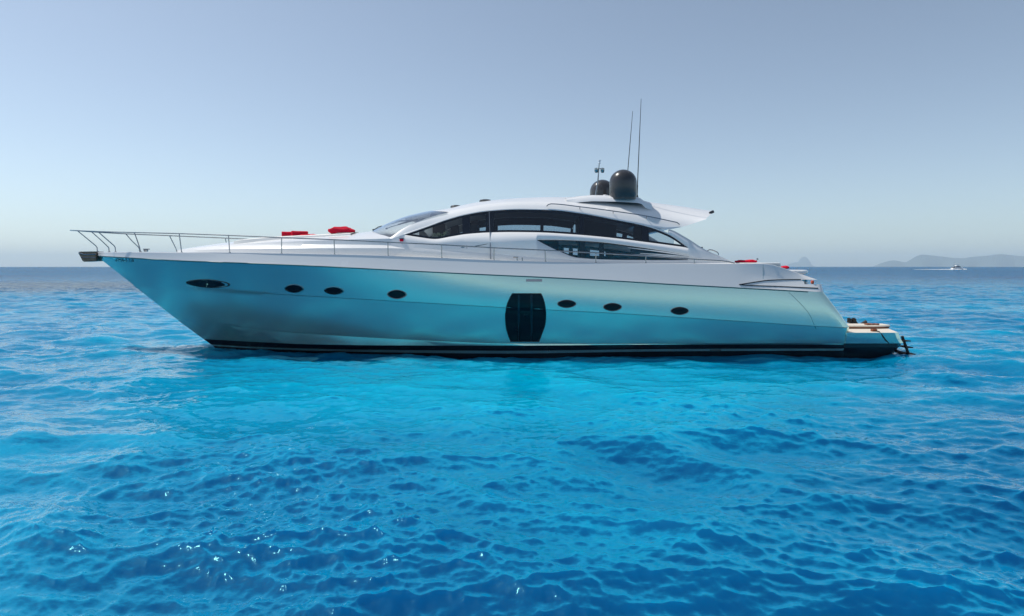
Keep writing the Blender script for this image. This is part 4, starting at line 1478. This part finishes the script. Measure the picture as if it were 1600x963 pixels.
build('hull', bm, M['white'], mb)
bm = bmesh.new()
def wedge(bm, x0, x1, x2, x3, z0, z1, w0, w1):
    v = [bm.verts.new(p) for p in ((x0, -w0, z0), (x1, -w0, z0), (x2, -w1, z1), (x3, -w1, z1), (x0, w0, z0), (x1, w0, z0), (x2, w1, z1), (x3, w1, z1))]
    for q in ((0, 1, 2, 3), (7, 6, 5, 4), (1, 5, 6, 2), (0, 3, 7, 4), (3, 2, 6, 7), (0, 4, 5, 1)):
        bm.faces.new([v[k] for k in q])
wedge(bm, -2.6, 2.6, 1.3, -2.4, 1.35, 2.85, 1.35, 1.15)
cb = build('cabin', bm, M['white'], mb, smooth=0)
bm = bmesh.new(); wedge(bm, -2.3, 2.35, 1.5, -2.2, 1.85, 2.6, 1.36, 1.25); build('window', bm, M['black'], cb, smooth=0)
bm = bmesh.new(); wedge(bm, -3.4, 1.4, 1.2, -3.5, 2.86, 3.02, 1.5, 1.5); wedge(bm, -1.6, 1.2, 0.8, -1.5, 3.02, 3.7, 1.2, 1.1); build('flybridge', bm, M['white'], mb, smooth=0)
bm = bmesh.new(); wedge(bm, -2.2, 0.9, 0.8, -2.2, 5.1, 5.22, 1.2, 1.1); build('canopy', bm, M['white'], mb, smooth=0)
for x in (-2.0, 0.6):
    for y in (-1.05, 1.05):
        bm = bmesh.new(); add_tube(bm, [(x, y, 3.0), (x*0.98, y, 5.1)], 0.05, 6); build('canopy_pole', bm, M['steel'], mb)
bm = bmesh.new(); add_tube(bm, [(-2.4, 0, 5.2), (-2.7, 0, 6.4)], 0.04, 6); build('antenna', bm, M['steel'], mb)
bm = bmesh.new(); add_box(bm, (-3.6, 0, 1.7), (1.6, 2.2, 0.7), 0.1); build('cockpit_seat', bm, M['sofa'], mb)
# churned white water
M['foam'] = wear(principled('sea_foam', (0.82, 0.84, 0.85), 0.9, spec=0.1), 0.1, 2)
bm = bmesh.new()
rows = []
cx, cy = mb.location.x, mb.location.y
r2 = random.Random(5)
for k in range(140):
    t = k/139
    x = cx+7.5 - t*46
    ww = (1.2+2.2*math.sin(min(1, t*4)*PI/2))*(1-t*0.55)
    hh = (0.15+0.75*math.exp(-((t-0.14)/0.10)**2))*(1-t**1.3)+0.10*(1-t)
    rows.append([Vector((x, cy+ww*s*(0.8+0.4*r2.random()), 0.03+hh*(1-s*s)*(0.45+0.9*r2.random())-(0.08 if abs(s) == 1 else 0))) for s in (-1, -0.7, -0.35, 0, 0.35, 0.7, 1)])
add_grid(bm, rows)
fo_ = build('wake_foam', bm, M['foam'], smooth=0)
tag(fo_, 'white foam wake trailing behind the distant cabin cruiser', 'wake', kind='stuff')

# ------------------------------------------------------------------ air
HAZE_DENSITY = 5.2e-5
bm = bmesh.new()
bmesh.ops.create_cube(bm, size=1.0)
for v in bm.verts:
    v.co = Vector((v.co.x*64000, v.co.y*64000, -95 + (v.co.z+0.5)*(560+95)))
hz = build('haze', bm, bpy.data.materials.new('haze_air'), smooth=0)
tag(hz, 'thin pale sea haze over the water', 'haze', kind='stuff')
hm = hz.data.materials[0]
hm.use_nodes = True
hn = hm.node_tree; hn.nodes.clear()
ho = hn.nodes.new('ShaderNodeOutputMaterial')
hv = hn.nodes.new('ShaderNodeVolumePrincipled')
hv.inputs['Color'].default_value = (0.73, 0.88, 0.97, 1)
hv.inputs['Density'].default_value = HAZE_DENSITY
hv.inputs['Anisotropy'].default_value = 0.1
hn.links.new(hv.outputs[0], ho.inputs['Volume'])
